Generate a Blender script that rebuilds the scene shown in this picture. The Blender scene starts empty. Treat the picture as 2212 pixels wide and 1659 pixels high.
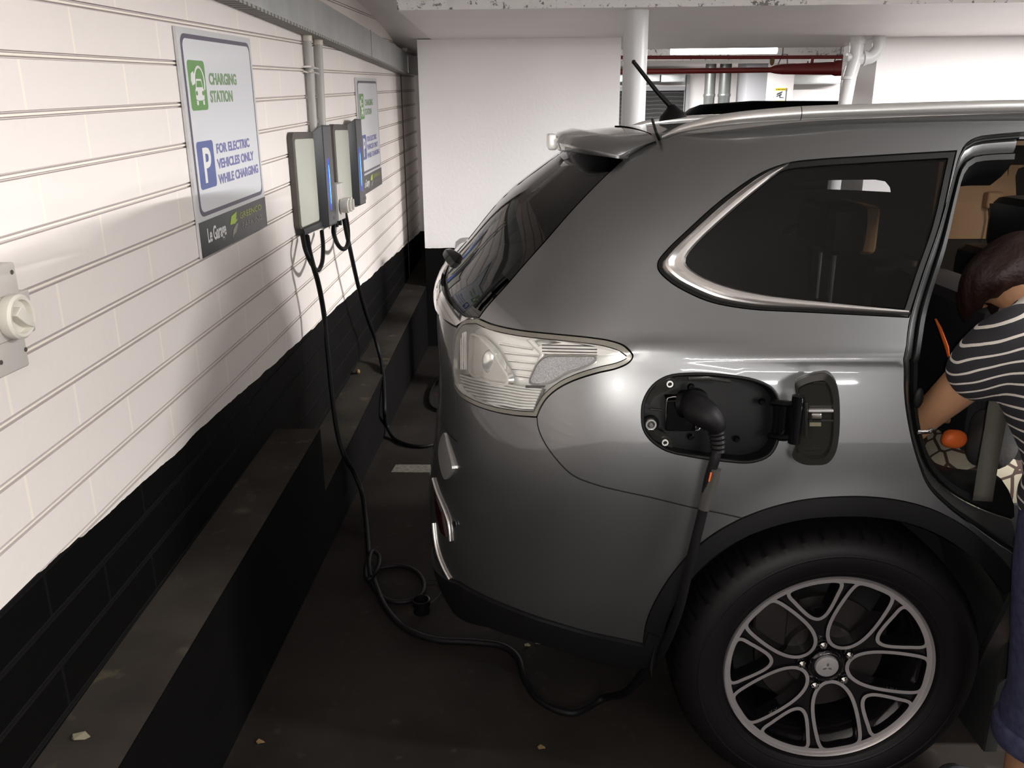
import bpy, bmesh, math, random
import numpy as np
from mathutils import Vector, Matrix
from mathutils.geometry import delaunay_2d_cdt
random.seed(7); rng = np.random.default_rng(7)
C = bpy.context.scene.collection
PI = math.pi
# ------------------------------------------------------------------ camera geometry (2212 x 1659)
F, CX, CY, H = 1790.0, 1106.0, 829.5, 1.55
def nrm(v): v = np.array(v, float); return v / np.linalg.norm(v)
Yc = nrm((49.0, 551.5, F)); Xc = nrm((Yc[2], 0, -Yc[0])); Zc = np.cross(Yc, Xc)
if Zc[1] < 0: Zc = -Zc
CAM = np.array((0, 0, H))
def ray(px, py):
    r = np.array(((px - CX) / F, -(py - CY) / F, 1.0)); return np.array((r @ Xc, r @ Yc, r @ Zc))
def at(px, py, x=None, y=None, z=None):
    r = ray(px, py)
    t = (x - CAM[0]) / r[0] if x is not None else (y - CAM[1]) / r[1] if y is not None else (z - CAM[2]) / r[2]
    return CAM + t * r
cam = bpy.data.cameras.new('camera'); co = bpy.data.objects.new('camera', cam); C.objects.link(co)
cam.sensor_fit = 'HORIZONTAL'; cam.sensor_width = 36.0; cam.lens = 36.0 * F / 2212; cam.clip_start = 0.02
# rows of (X,Y,Z world) expressed on camera axes -> world axes of the camera
right = Vector((Xc[0], Yc[0], Zc[0])); up = Vector((Xc[1], Yc[1], Zc[1])); fwd = Vector((Xc[2], Yc[2], Zc[2]))
co.matrix_world = Matrix(((right.x, up.x, -fwd.x, 0), (right.y, up.y, -fwd.y, 0), (right.z, up.z, -fwd.z, H), (0, 0, 0, 1)))
bpy.context.scene.camera = co
vs = bpy.context.scene.view_settings
vs.view_transform = 'Standard'; vs.look = 'None'; vs.gamma = 1; vs.use_curve_mapping = False; vs.exposure = 2.02
# ------------------------------------------------------------------ materials
def mat(name, col, rough=.5, metal=0., coat=0., coat_rough=.03, emit=None, es=1., spec=.5, noise=None, nscale=40., bump=0., bscale=200., sheen=0., trans=0.):
    m = bpy.data.materials.new(name); m.use_nodes = True
    nt = m.node_tree; b = nt.nodes['Principled BSDF']
    b.inputs['Base Color'].default_value = (*col, 1); b.inputs['Roughness'].default_value = rough
    b.inputs['Metallic'].default_value = metal; b.inputs['Coat Weight'].default_value = coat
    b.inputs['Coat Roughness'].default_value = coat_rough; b.inputs['Specular IOR Level'].default_value = spec
    b.inputs['Sheen Weight'].default_value = sheen; b.inputs['Transmission Weight'].default_value = trans
    if emit: b.inputs['Emission Color'].default_value = (*emit, 1); b.inputs['Emission Strength'].default_value = es
    if noise or bump: tc = nt.nodes.new('ShaderNodeTexCoord')
    if noise:
        n = nt.nodes.new('ShaderNodeTexNoise'); n.inputs['Scale'].default_value = nscale; n.inputs['Detail'].default_value = 5
        r = nt.nodes.new('ShaderNodeMix'); r.data_type = 'RGBA'
        r.inputs[6].default_value = (*col, 1); r.inputs[7].default_value = (*noise, 1)
        nt.links.new(tc.outputs['Object'], n.inputs['Vector'])
        cr = nt.nodes.new('ShaderNodeMapRange'); cr.inputs[1].default_value = .35; cr.inputs[2].default_value = .68
        nt.links.new(n.outputs['Fac'], cr.inputs[0]); nt.links.new(cr.outputs[0], r.inputs[0])
        nt.links.new(r.outputs[2], b.inputs['Base Color'])
    if bump:
        n2 = nt.nodes.new('ShaderNodeTexNoise'); n2.inputs['Scale'].default_value = bscale; n2.inputs['Detail'].default_value = 4
        bp = nt.nodes.new('ShaderNodeBump'); bp.inputs['Strength'].default_value = bump; bp.inputs['Distance'].default_value = .004
        nt.links.new(tc.outputs['Object'], n2.inputs['Vector']); nt.links.new(n2.outputs['Fac'], bp.inputs['Height'])
        nt.links.new(bp.outputs['Normal'], b.inputs['Normal'])
    return m
def glass(name, tint, rough=.0, ior=1.5):
    m = bpy.data.materials.new(name); m.use_nodes = True; nt = m.node_tree; nt.nodes.clear()
    o = nt.nodes.new('ShaderNodeOutputMaterial'); mx = nt.nodes.new('ShaderNodeMixShader')
    t = nt.nodes.new('ShaderNodeBsdfTransparent'); t.inputs[0].default_value = (*tint, 1)
    g = nt.nodes.new('ShaderNodeBsdfGlossy'); g.inputs['Roughness'].default_value = rough
    f = nt.nodes.new('ShaderNodeFresnel'); f.inputs[0].default_value = ior
    nt.links.new(f.outputs[0], mx.inputs[0]); nt.links.new(t.outputs[0], mx.inputs[1]); nt.links.new(g.outputs[0], mx.inputs[2])
    nt.links.new(mx.outputs[0], o.inputs[0]); return m
def emis(name, col, s):
    m = bpy.data.materials.new(name); m.use_nodes = True; nt = m.node_tree; nt.nodes.clear()
    o = nt.nodes.new('ShaderNodeOutputMaterial'); e = nt.nodes.new('ShaderNodeEmission')
    e.inputs[0].default_value = (*col, 1); e.inputs[1].default_value = s
    nt.links.new(e.outputs[0], o.inputs[0]); return m
M = dict(
 paint=mat('metallic_grey_paint', (.158, .159, .160), .34, .85, 1., .04, bump=.02, bscale=900),
 silver=mat('silver_paint', (.62, .61, .59), .3, .8, .6),
 chrome=mat('chrome', (.82, .81, .80), .07, 1.),
 satin=mat('satin_chrome', (.70, .67, .65), .30, 1.),
 plastic=mat('black_plastic', (.0028, .0028, .003), .4, spec=.15, bump=.05, bscale=600),
 cladding=mat('cladding', (.0055, .0052, .0055), .6, spec=.15, bump=.08, bscale=900),
 gloss_black=mat('gloss_black', (.003, .003, .0035), .08),
 inner_grey=mat('flap_plastic', (.020, .020, .0175), .14),
 rubber=mat('rubber', (.0045, .0045, .0045), .5, spec=.2),
 tyre=mat('tyre_rubber', (.0042, .0036, .0038), .5, spec=.22, bump=.05, bscale=300),
 rim_dark=mat('dark_gloss_alloy', (.006, .005, .006), .12, .2, .6),
 rim_face=mat('machined_alloy', (.46, .43, .43), .38, .7),
 hubcap=mat('hub_cap_metal', (.40, .38, .38), .4, .5),
 disc=mat('brake_steel', (.035, .030, .028), .4, .6),
 dark=mat('dark_void', (.006, .006, .006), .9),
 headliner=mat('dark_trim', (.02, .019, .018), .8),
 tan=mat('tan_trim', (.36, .235, .145), .7),
 beltgrey=mat('webbing', (.060, .056, .046), .8, bump=.3, bscale=700),
 seat=mat('seat_leather', (.014, .014, .016), .45),
 lit_tan=mat('warm_lit_tan', (.42, .25, .12), .5),  # tan colour standing in for warm light on the black headrest
 galv=mat('galvanised_steel', (.60, .61, .60), .36, .6, noise=(.48, .51, .51), nscale=6),
 white_paint=mat('white_paint', (.78, .76, .75), .55, noise=(.72, .70, .69), nscale=3, bump=.05, bscale=60),
 rough_white=mat('rough_white', (.84, .81, .79), .75, bump=.6, bscale=30),
 ceil=mat('ceiling_paint', (.80, .76, .74), .5, noise=(.76, .72, .70), nscale=2),
 pvc=mat('white_pvc', (.70, .70, .70), .35),
 grey_pvc=mat('grey_pvc', (.40, .385, .365), .45),
 cream_pvc=mat('cream_pvc', (.62, .58, .50), .45),
 switch=mat('switch_plastic', (.50, .47, .44), .45),
 switch_light=mat('switch_plastic_light', (.66, .63, .56), .4),
 red_pipe=mat('red_pipe_paint', (.17, .016, .014), .35),
 sign_white=mat('sign_white', (.66, .66, .69), .35),
 sign_alu=mat('sign_aluminium', (.62, .62, .63), .4, .3),
 sign_border=mat('sign_border', (.10, .08, .12), .4),
 sign_green=mat('sign_green', (.13, .29, .085), .4),
 text_green=mat('text_green', (.20, .31, .16), .4),
 sign_blue=mat('sign_blue', (.085, .115, .30), .4),
 text_blue=mat('text_blue', (.17, .17, .38), .4),
 sign_black=mat('sign_black', (.009, .0085, .011), .3),
 lime=mat('lime_green', (.42, .60, .05), .4),
 logo_grey=mat('logo_grey', (.30, .28, .24), .4),
 text_grey=mat('text_grey', (.22, .20, .18), .4),
 olive=mat('olive_text', (.30, .34, .06), .4),
 off_white=mat('off_white', (.74, .73, .72), .4),
 charger_frame=mat('charger_frame', (.075, .062, .055), .5),
 charger_panel=mat('charger_panel', (.47, .48, .41), .3),
 charger_dark=mat('charger_spine', (.012, .012, .015), .4, spec=.25),
 charger_black=mat('charger_black', (.012, .012, .014), .4),
 charger_grey=mat('charger_front', (.055, .053, .062), .4),
 led=emis('blue_led', (.010, .035, 1.0), 1.5),
 led_core=emis('blue_led_core', (.06, .28, 1.0), 2.2),
 cable=mat('cable_rubber', (.0042, .0038, .0042), .55, spec=.18),
 sleeve=mat('clear_sleeve', (.045, .042, .039), .3),
 orange=mat('orange_print', (.85, .16, .03), .5),
 red=mat('red_mark', (.55, .03, .03), .4),
 red_lens=mat('red_lens', (.018, .003, .002), .12, 0, 1.),
 floor_mark=mat('worn_line_paint', (.15, .14, .11), .7, noise=(.06, .055, .045), nscale=60),
 yellow=mat('yellow_sign', (.70, .55, .03), .5),
 dark_grey=mat('dark_grey_print', (.06, .055, .055), .5),
 tube=emis('lamp_tube', (1, .96, .92), 3.0),
 lamp_body=mat('lamp_body', (.75, .75, .74), .5),
 lampsilver=mat('lamp_reflector', (.85, .85, .83), .18, .6, .3),
 lampwhite=mat('lamp_inner_white', (.90, .89, .86), .28, .15, .4),
 lampgrey=mat('lamp_bezel', (.15, .14, .115), .25, .1, .6),
 retro=mat('lamp_retro', (.60, .59, .60), .25, .5, noise=(.35, .35, .37), nscale=400, bump=.6, bscale=500),
 clear=glass('clear_lens', (.97, .97, .965), .0, 1.3),
 tint=glass('tinted_glass', (.22, .22, .22), .0, 1.5),
 darktint=glass('dark_tinted_glass', (.03, .03, .03), .0, 1.6),
 neighbour=mat('dark_car_paint', (.004, .004, .004), .9, spec=.0),
 shutter=mat('black_shutter', (.02, .02, .02), .5),
 grey_paint=mat('grey_paint', (.22, .22, .23), .5),
 far_white=mat('far_white', (.72, .69, .68), .6),
 skin=mat('skin', (.36, .19, .105), .5, noise=(.32, .165, .09), nscale=12),
 hair=mat('dark_hair', (.013, .005, .004), .45, spec=.3, bump=.6, bscale=120),
 denim=mat('denim', (.045, .048, .088), .85, spec=.1, noise=(.028, .030, .060), nscale=60, bump=.5, bscale=60),
 slots=None, pipe_metal=mat('dull_pipe_metal', (.16, .165, .16), .35, .7), lampbase=mat('lamp_base_grey', (.22, .215, .20), .3, .3, .4), lampwindow=mat('lamp_window', (.62, .61, .58), .25, .2, .5), shoe=mat('shoe', (.05, .05, .055), .6),
 paper=mat('paper_scrap', (.20, .18, .12), .8),
 leaf=mat('dry_leaf', (.16, .10, .04), .8),
 bag_grey=mat('grey_bag', (.035, .032, .03), .8, bump=.4, bscale=60),
 pink=mat('pink_item', (.75, .06, .16), .5),
)
def nodes(m): return m.node_tree, m.node_tree.nodes, m.node_tree.links
def block_wall_mat(name, white, white2, dado_h, brick=True, dark=(.0022, .002, .002)):
    m = bpy.data.materials.new(name); m.use_nodes = True; nt, N, L = nodes(m); b = N['Principled BSDF']
    tc = N.new('ShaderNodeTexCoord'); sp = N.new('ShaderNodeSeparateXYZ'); L.new(tc.outputs['Object'], sp.inputs[0])
    def math_(op, a, c, clamp=False):
        n = N.new('ShaderNodeMath'); n.operation = op; n.use_clamp = clamp
        for i, v in enumerate((a, c)):
            if isinstance(v, (int, float)): n.inputs[i].default_value = v
            else: L.new(v, n.inputs[i])
        return n.outputs[0]
    no = N.new('ShaderNodeTexNoise'); no.inputs['Scale'].default_value = 5; no.inputs['Detail'].default_value = 8; L.new(tc.outputs['Object'], no.inputs['Vector'])
    wob = math_('MULTIPLY', math_('SUBTRACT', no.outputs['Fac'], .5), .035)
    isdado = math_('LESS_THAN', math_('ADD', sp.outputs['Z'], wob), dado_h)
    n2 = N.new('ShaderNodeTexNoise'); n2.inputs['Scale'].default_value = 2.2; n2.inputs['Detail'].default_value = 6; L.new(tc.outputs['Object'], n2.inputs['Vector'])
    mw = N.new('ShaderNodeMix'); mw.data_type = 'RGBA'; mw.inputs[6].default_value = (*white, 1); mw.inputs[7].default_value = (*white2, 1); L.new(n2.outputs['Fac'], mw.inputs[0])
    last = mw.outputs[2]; fac = None
    if brick:
        v = math_('SUBTRACT', sp.outputs['Z'], math_('MULTIPLY', sp.outputs['Y'], .050))
        v = math_('SUBTRACT', v, .974 - .1057 * 12)
        u = math_('ADD', sp.outputs['Y'], .05)
        cb = N.new('ShaderNodeCombineXYZ'); L.new(u, cb.inputs[0]); L.new(v, cb.inputs[1])
        br = N.new('ShaderNodeTexBrick'); br.offset = .5; br.squash = 1
        br.inputs['Scale'].default_value = 1; br.inputs['Mortar Size'].default_value = .0045; br.inputs['Mortar Smooth'].default_value = .3
        br.inputs['Brick Width'].default_value = .42; br.inputs['Row Height'].default_value = .1057
        L.new(cb.outputs[0], br.inputs['Vector']); fac = br.outputs['Fac']
        mm = N.new('ShaderNodeMix'); mm.data_type = 'RGBA'; mm.inputs[7].default_value = (min(1, white[0] * 1.06), min(1, white[1] * 1.06), white[2] * .98, 1)
        L.new(fac, mm.inputs[0]); L.new(last, mm.inputs[6]); last = mm.outputs[2]
    md = N.new('ShaderNodeMix'); md.data_type = 'RGBA'; L.new(isdado, md.inputs[0]); L.new(last, md.inputs[6])
    if fac is not None:
        mj = N.new('ShaderNodeMix'); mj.data_type = 'RGBA'; mj.inputs[6].default_value = (.0024, .0022, .0022, 1); mj.inputs[7].default_value = (.006, .0057, .0058, 1)
        L.new(fac, mj.inputs[0]); L.new(mj.outputs[2], md.inputs[7])
    else: md.inputs[7].default_value = (*dark, 1)
    L.new(md.outputs[2], b.inputs['Base Color'])
    b.inputs['Roughness'].default_value = .6; b.inputs['Specular IOR Level'].default_value = .12
    n3 = N.new('ShaderNodeTexNoise'); n3.inputs['Scale'].default_value = 45; n3.inputs['Detail'].default_value = 6; L.new(tc.outputs['Object'], n3.inputs['Vector'])
    bp = N.new('ShaderNodeBump'); bp.inputs['Strength'].default_value = .28; bp.inputs['Distance'].default_value = .004
    L.new(n3.outputs['Fac'], bp.inputs['Height']); L.new(bp.outputs['Normal'], b.inputs['Normal'])
    return m
M['blocks'] = block_wall_mat('painted_blocks', (.86, .80, .765), (.81, .75, .715), .728)
M['joints'] = block_wall_mat('painted_joints', (.64, .58, .565), (.58, .52, .505), .728, False, (.011, .0105, .0105))
M['smoothwall'] = block_wall_mat('painted_pier', (.93, .905, .90), (.90, .875, .87), .73, False)
def concrete(name, a, b_, c, s1=3., s2=30.):
    m = bpy.data.materials.new(name); m.use_nodes = True; nt, N, L = nodes(m); b = N['Principled BSDF']
    tc = N.new('ShaderNodeTexCoord'); n1 = N.new('ShaderNodeTexNoise'); n1.inputs['Scale'].default_value = s1; n1.inputs['Detail'].default_value = 8
    n2 = N.new('ShaderNodeTexNoise'); n2.inputs['Scale'].default_value = s2; n2.inputs['Detail'].default_value = 6
    for n in (n1, n2): L.new(tc.outputs['Object'], n.inputs['Vector'])
    m1 = N.new('ShaderNodeMix'); m1.data_type = 'RGBA'; m1.inputs[6].default_value = (*a, 1); m1.inputs[7].default_value = (*b_, 1)
    r1 = N.new('ShaderNodeMapRange'); r1.inputs[1].default_value = .38; r1.inputs[2].default_value = .62; L.new(n1.outputs['Fac'], r1.inputs[0]); L.new(r1.outputs[0], m1.inputs[0])
    m2 = N.new('ShaderNodeMix'); m2.data_type = 'RGBA'; m2.inputs[7].default_value = (*c, 1)
    r2 = N.new('ShaderNodeMapRange'); r2.inputs[1].default_value = .62; r2.inputs[2].default_value = .72; r2.inputs[4].default_value = .55; L.new(n2.outputs['Fac'], r2.inputs[0]); L.new(r2.outputs[0], m2.inputs[0])
    L.new(m1.outputs[2], m2.inputs[6]); L.new(m2.outputs[2], b.inputs['Base Color']); b.inputs['Roughness'].default_value = .8; b.inputs['Specular IOR Level'].default_value = .10
    bp = N.new('ShaderNodeBump'); bp.inputs['Strength'].default_value = .3; bp.inputs['Distance'].default_value = .004; L.new(n2.outputs['Fac'], bp.inputs['Height']); L.new(bp.outputs['Normal'], b.inputs['Normal'])
    return m
M['floor'] = concrete('stained_floor', (.0225, .0180, .0158), (.0125, .0100, .0088), (.042, .033, .027), 2.2, 22)
M['kerbtop'] = concrete('kerb_concrete', (.042, .036, .030), (.026, .022, .019), (.10, .084, .055), 4, 14)
M['kerbface'] = concrete('kerb_black_paint', (.0018, .0014, .0014), (.0024, .002, .002), (.004, .0035, .0035), 4, 50)
def striped(name, base, stripe, vec, period, width):
    m = bpy.data.materials.new(name); m.use_nodes = True; nt, N, L = nodes(m); b = N['Principled BSDF']
    tc = N.new('ShaderNodeTexCoord'); dp = N.new('ShaderNodeVectorMath'); dp.operation = 'DOT_PRODUCT'; dp.inputs[1].default_value = vec
    no = N.new('ShaderNodeTexNoise'); no.inputs['Scale'].default_value = 5; L.new(tc.outputs['Object'], no.inputs['Vector'])
    L.new(tc.outputs['Object'], dp.inputs[0])
    a = N.new('ShaderNodeMath'); a.operation = 'MULTIPLY_ADD'; a.inputs[1].default_value = .05; L.new(no.outputs['Fac'], a.inputs[0]); L.new(dp.outputs['Value'], a.inputs[2])
    md = N.new('ShaderNodeMath'); md.operation = 'PINGPONG'; md.inputs[1].default_value = period / 2; L.new(a.outputs[0], md.inputs[0])
    lt = N.new('ShaderNodeMath'); lt.operation = 'LESS_THAN'; lt.inputs[1].default_value = width / 2; L.new(md.outputs[0], lt.inputs[0])
    mx = N.new('ShaderNodeMix'); mx.data_type = 'RGBA'; mx.inputs[6].default_value = (*base, 1); mx.inputs[7].default_value = (*stripe, 1); L.new(lt.outputs[0], mx.inputs[0])
    L.new(mx.outputs[2], b.inputs['Base Color']); b.inputs['Roughness'].default_value = .85; return m
M['stripes'] = striped('striped_jersey', (.014, .012, .017), (.55, .51, .46), (-.50, .12, .85), .0215, .0042)
M['shutter_slats'] = striped('shutter_slats', (.012, .012, .012), (.05, .05, .05), (0, 0, 1), .06, .012)
def patterned_bag():
    m = bpy.data.materials.new('patterned_cloth'); m.use_nodes = True; nt, N, L = nodes(m); b = N['Principled BSDF']
    tc = N.new('ShaderNodeTexCoord'); v = N.new('ShaderNodeTexVoronoi'); v.feature = 'DISTANCE_TO_EDGE'; v.inputs['Scale'].default_value = 16; L.new(tc.outputs['Object'], v.inputs['Vector'])
    lt = N.new('ShaderNodeMath'); lt.operation = 'LESS_THAN'; lt.inputs[1].default_value = .055; L.new(v.outputs['Distance'], lt.inputs[0])
    mx = N.new('ShaderNodeMix'); mx.data_type = 'RGBA'; mx.inputs[6].default_value = (.36, .32, .24, 1); mx.inputs[7].default_value = (.05, .025, .018, 1); L.new(lt.outputs[0], mx.inputs[0])
    L.new(mx.outputs[2], b.inputs['Base Color']); b.inputs['Roughness'].default_value = .8; return m
M['bagcloth'] = patterned_bag()
# ------------------------------------------------------------------ object helpers
class MB:
    def __init__(s): s.v = []; s.f = []; s.n = None
    def add(s, vs_, fs):
        o = len(s.v); s.v += [tuple(map(float, p)) for p in vs_]; s.f += [tuple(i + o for i in f) for f in fs]; return s
    def box(s, x0, x1, y0, y1, z0, z1):
        return s.add([(x, y, z) for x in (x0, x1) for y in (y0, y1) for z in (z0, z1)],
                     [(0, 1, 3, 2), (4, 6, 7, 5), (0, 4, 5, 1), (2, 3, 7, 6), (0, 2, 6, 4), (1, 5, 7, 3)])
    def tube(s, pts, r, n=12, cap=True, flat=1.0):
        P = np.array(pts, float); k = len(P); R = np.full(k, r) if np.isscalar(r) else np.array(r, float)
        T = np.gradient(P, axis=0); T /= np.linalg.norm(T, axis=1)[:, None] + 1e-12
        a = np.array((0, 0, 1.)) if abs(T[0][2]) < .9 else np.array((1., 0, 0)); u = nrm(np.cross(T[0], a)); vs_ = []
        for i in range(k):
            u = nrm(u - T[i] * (u @ T[i])); w = np.cross(T[i], u)
            for j in range(n):
                t = 2 * PI * j / n; vs_.append(P[i] + R[i] * (math.cos(t) * u + flat * math.sin(t) * w))
        fs = [(i * n + j, i * n + (j + 1) % n, (i + 1) * n + (j + 1) % n, (i + 1) * n + j) for i in range(k - 1) for j in range(n)]
        if cap: fs += [tuple(reversed(range(n))), tuple(range((k - 1) * n, k * n))]
        return s.add(vs_, fs)
    def cyl(s, p0, p1, r0, r1=None, n=24): return s.tube([p0, p1], [r0, r0 if r1 is None else r1], n)
    def lathe(s, prof, c, axis, n=48, closed=False):
        ax = nrm(axis); a = np.array((0, 0, 1.)) if abs(ax[2]) < .9 else np.array((1., 0, 0)); u = nrm(np.cross(a, ax)); w = np.cross(ax, u); k = len(prof); vs_ = []
        for j in range(n):
            t = 2 * PI * j / n; d = math.cos(t) * u + math.sin(t) * w
            for r, h in prof: vs_.append(np.array(c) + d * r + ax * h)
        kk = k if closed else k - 1
        fs = [(j * k + i, j * k + (i + 1) % k, ((j + 1) % n) * k + (i + 1) % k, ((j + 1) % n) * k + i) for j in range(n) for i in range(kk)]
        return s.add(vs_, fs)
    def grid(s, G):
        G = np.array(G); a, b = G.shape[:2]
        return s.add(G.reshape(-1, 3), [(i * b + j, i * b + j + 1, (i + 1) * b + j + 1, (i + 1) * b + j) for i in range(a - 1) for j in range(b - 1)])
    def prism(s, poly, org, u, v, d):
        """polygon poly in (u,v) coordinates, extruded along vector d"""
        org, u, v, d = map(lambda q: np.array(q, float), (org, u, v, d)); n = len(poly)
        A = [org + p[0] * u + p[1] * v for p in poly]
        return s.add(A + [a + d for a in A], [tuple(range(n)), tuple(reversed(range(n, 2 * n)))] + [(i, i + n, (i + 1) % n + n, (i + 1) % n) for i in range(n)])
    def sphere(s, c, rx, ry=None, rz=None, n=16, m=10):
        ry = ry or rx; rz = rz or rx; G = [[(c[0] + rx * math.sin(PI * i / m) * math.cos(2 * PI * j / n), c[1] + ry * math.sin(PI * i / m) * math.sin(2 * PI * j / n), c[2] + rz * math.cos(PI * i / m)) for j in range(n + 1)] for i in range(m + 1)]
        return s.grid(G)
    def build(s, name, m, parent=None, smooth=None, bevel=0, label=None):
        me = bpy.data.meshes.new(name); me.from_pydata(s.v, [], s.f); me.validate(); 
        bm = bmesh.new(); bm.from_mesh(me)
        if s.n is None:
            bmesh.ops.remove_doubles(bm, verts=bm.verts, dist=1e-6); bmesh.ops.recalc_face_normals(bm, faces=bm.faces)
            if bevel: bmesh.ops.bevel(bm, geom=[e for e in bm.edges if len(e.link_faces) == 2 and e.calc_face_angle(0) > .6], offset=bevel, segments=3, affect='EDGES', profile=.6)
        bm.to_mesh(me); bm.free()
        if smooth is not None or bevel:
            for p in me.polygons: p.use_smooth = True
            me.set_sharp_from_angle(angle=math.radians(smooth or 35))
        me.materials.append(m); o = bpy.data.objects.new(name, me); C.objects.link(o)
        if s.n is not None: me.normals_split_custom_set_from_vertices(s.n)
        if label: o['label'] = label
        return adopt(o, parent)
def adopt(o, parent):
    if parent is not None:
        o.parent = parent; o.matrix_parent_inverse = chain(parent).inverted()
    return o
def chain(o): return (chain(o.parent) @ o.matrix_parent_inverse if o.parent else Matrix()) @ o.matrix_basis
def thing(name, label, cat, loc=(0, 0, 0), group=None):
    o = bpy.data.objects.new(name, None); C.objects.link(o); o.location = loc; o.empty_display_size = .1
    return tag(o, label, cat, group)
def tag(o, label, cat, group=None, kind=None):
    o['label'] = label; o['category'] = cat
    if group: o['group'] = group
    if kind: o['kind'] = kind
    return o
def struct(o, label=None):
    o['kind'] = 'structure'
    if label: o['label'] = label
    return o
def copy_tree(o, parent=None, T=None):
    c = o.copy(); C.objects.link(c); c.parent = parent
    if T is not None: c.location = Vector(o.location) + Vector(T)
    for ch in list(o.children): copy_tree(ch, c)
    return c
def cr(pts, n=6, closed=False):
    P = np.array(pts, float); out = []; k = len(P)
    if k == 2: return [P[0] * (1 - t) + P[1] * t for t in np.linspace(0, 1, n + 1)]
    for i in range(k if closed else k - 1):
        p1, p2 = P[i], P[(i + 1) % k]; p0 = P[i - 1] if (closed or i > 0) else 2 * p1 - p2; p3 = P[(i + 2) % k] if (closed or i + 2 < k) else 2 * p2 - p1
        d1, d2, d0 = (max(np.linalg.norm(p2 - p1), 1e-9) ** .5, max(np.linalg.norm(p3 - p2), 1e-9) ** .5, max(np.linalg.norm(p1 - p0), 1e-9) ** .5)
        m1 = (p2 - p1) / d1 - (p2 - p0) / (d0 + d1) + (p1 - p0) / d0; m2 = (p3 - p2) / d2 - (p3 - p1) / (d1 + d2) + (p2 - p1) / d1; m1 *= d1; m2 *= d1
        for t in np.arange(n) / n:
            out.append((2 * t**3 - 3 * t**2 + 1) * p1 + (t**3 - 2 * t**2 + t) * m1 + (-2 * t**3 + 3 * t**2) * p2 + (t**3 - t**2) * m2)
    if not closed: out.append(P[-1])
    return out
def text_mesh(txt, size, org, u, v, m, name, parent, offset=0., sx=1., depth=.0006, align='LEFT', shear=0.):
    cu = bpy.data.curves.new(name, 'FONT'); cu.body = txt; cu.size = size; cu.offset = offset; cu.extrude = depth; cu.align_x = align; cu.shear = shear; cu.resolution_u = 3
    t = bpy.data.objects.new(name, cu); C.objects.link(t); bpy.context.view_layer.update()
    me = bpy.data.meshes.new_from_object(t.evaluated_get(bpy.context.evaluated_depsgraph_get()))
    bpy.data.objects.remove(t); u = Vector(u); v = Vector(v); w = u.cross(v)
    T = Matrix(((u.x * sx, v.x, w.x, org[0]), (u.y * sx, v.y, w.y, org[1]), (u.z * sx, v.z, w.z, org[2]), (0, 0, 0, 1)))
    me.transform(T); me.materials.clear(); me.materials.append(m); me.name = name
    o = bpy.data.objects.new(name, me); C.objects.link(o); return adopt(o, parent)
def inpoly(P, poly):
    x, y = P[:, 0], P[:, 1]; r = np.zeros(len(P), bool); n = len(poly)
    for i in range(n):
        (x1, y1), (x2, y2) = poly[i], poly[i - 1]
        if y1 == y2: continue
        c = ((y1 > y) != (y2 > y)) & (x < (x2 - x1) * (y - y1) / (y2 - y1) + x1); r ^= c
    return r
def resample(poly, h):
    out = []; n = len(poly)
    for i in range(n):
        a, b = np.array(poly[i], float), np.array(poly[(i + 1) % n], float); k = max(1, int(math.ceil(np.linalg.norm(b - a) / h)))
        if np.linalg.norm(b - a) < 1e-6: continue
        out += [a + (b - a) * t / k for t in range(k)]
    return out
def offset_poly(poly, d):
    """d > 0 grows outward"""
    P = np.array(poly, float); nx = np.roll(P, -1, 0) - P; ln = np.linalg.norm(nx, axis=1)[:, None] + 1e-12; t = nx / ln
    area = .5 * np.sum(P[:, 0] * np.roll(P[:, 1], -1) - np.roll(P[:, 0], -1) * P[:, 1]); s = 1 if area > 0 else -1
    nn = np.stack((t[:, 1], -t[:, 0]), 1) * s; m = nn + np.roll(nn, 1, 0); m /= np.linalg.norm(m, axis=1)[:, None] + 1e-9
    c = np.clip(np.sum(m * nn, axis=1), .5, 1); return [tuple(q) for q in P + m * (d / c)[:, None]]
def cdt(outer, holes, h):
    outer = resample(outer, h); holes = [resample(q, h) for q in holes]; loops = [outer] + holes; V = []; E = []
    for lp in loops:
        o = len(V); V += [tuple(p) for p in lp]; E += [(o + i, o + (i + 1) % len(lp)) for i in range(len(lp))]
    B = np.array(V); O = np.array(outer); lo, hi = O.min(0), O.max(0)
    gx, gy = np.meshgrid(np.arange(lo[0], hi[0], h), np.arange(lo[1], hi[1], h)); G = np.stack((gx.ravel() + .0003, gy.ravel() + .0002), 1)
    G = G[inpoly(G, outer)]
    for q in holes: G = G[~inpoly(G, q)]
    if len(G):
        keep = np.ones(len(G), bool)
        for i in range(0, len(G), 500): keep[i:i + 500] = (np.linalg.norm(G[i:i + 500, None] - B[None], axis=2).min(1) > .45 * h)
        G = G[keep]
    V += [tuple(p) for p in G]
    r = delaunay_2d_cdt([Vector(p) for p in V], E, [], 0, 1e-6); v2 = np.array([tuple(p) for p in r[0]]); T = np.array([f for f in r[2] if len(f) == 3])
    c = v2[T].mean(1); k = inpoly(c, outer)
    for q in holes: k &= ~inpoly(c, q)
    T = T[k]; a = v2[T]; ar = (a[:, 1, 0] - a[:, 0, 0]) * (a[:, 2, 1] - a[:, 0, 1]) - (a[:, 2, 0] - a[:, 0, 0]) * (a[:, 1, 1] - a[:, 0, 1])
    T = T[np.abs(ar) > 1e-10]; ar = ar[np.abs(ar) > 1e-10]; T[ar < 0] = T[ar < 0][:, ::-1]; return v2, T

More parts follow.
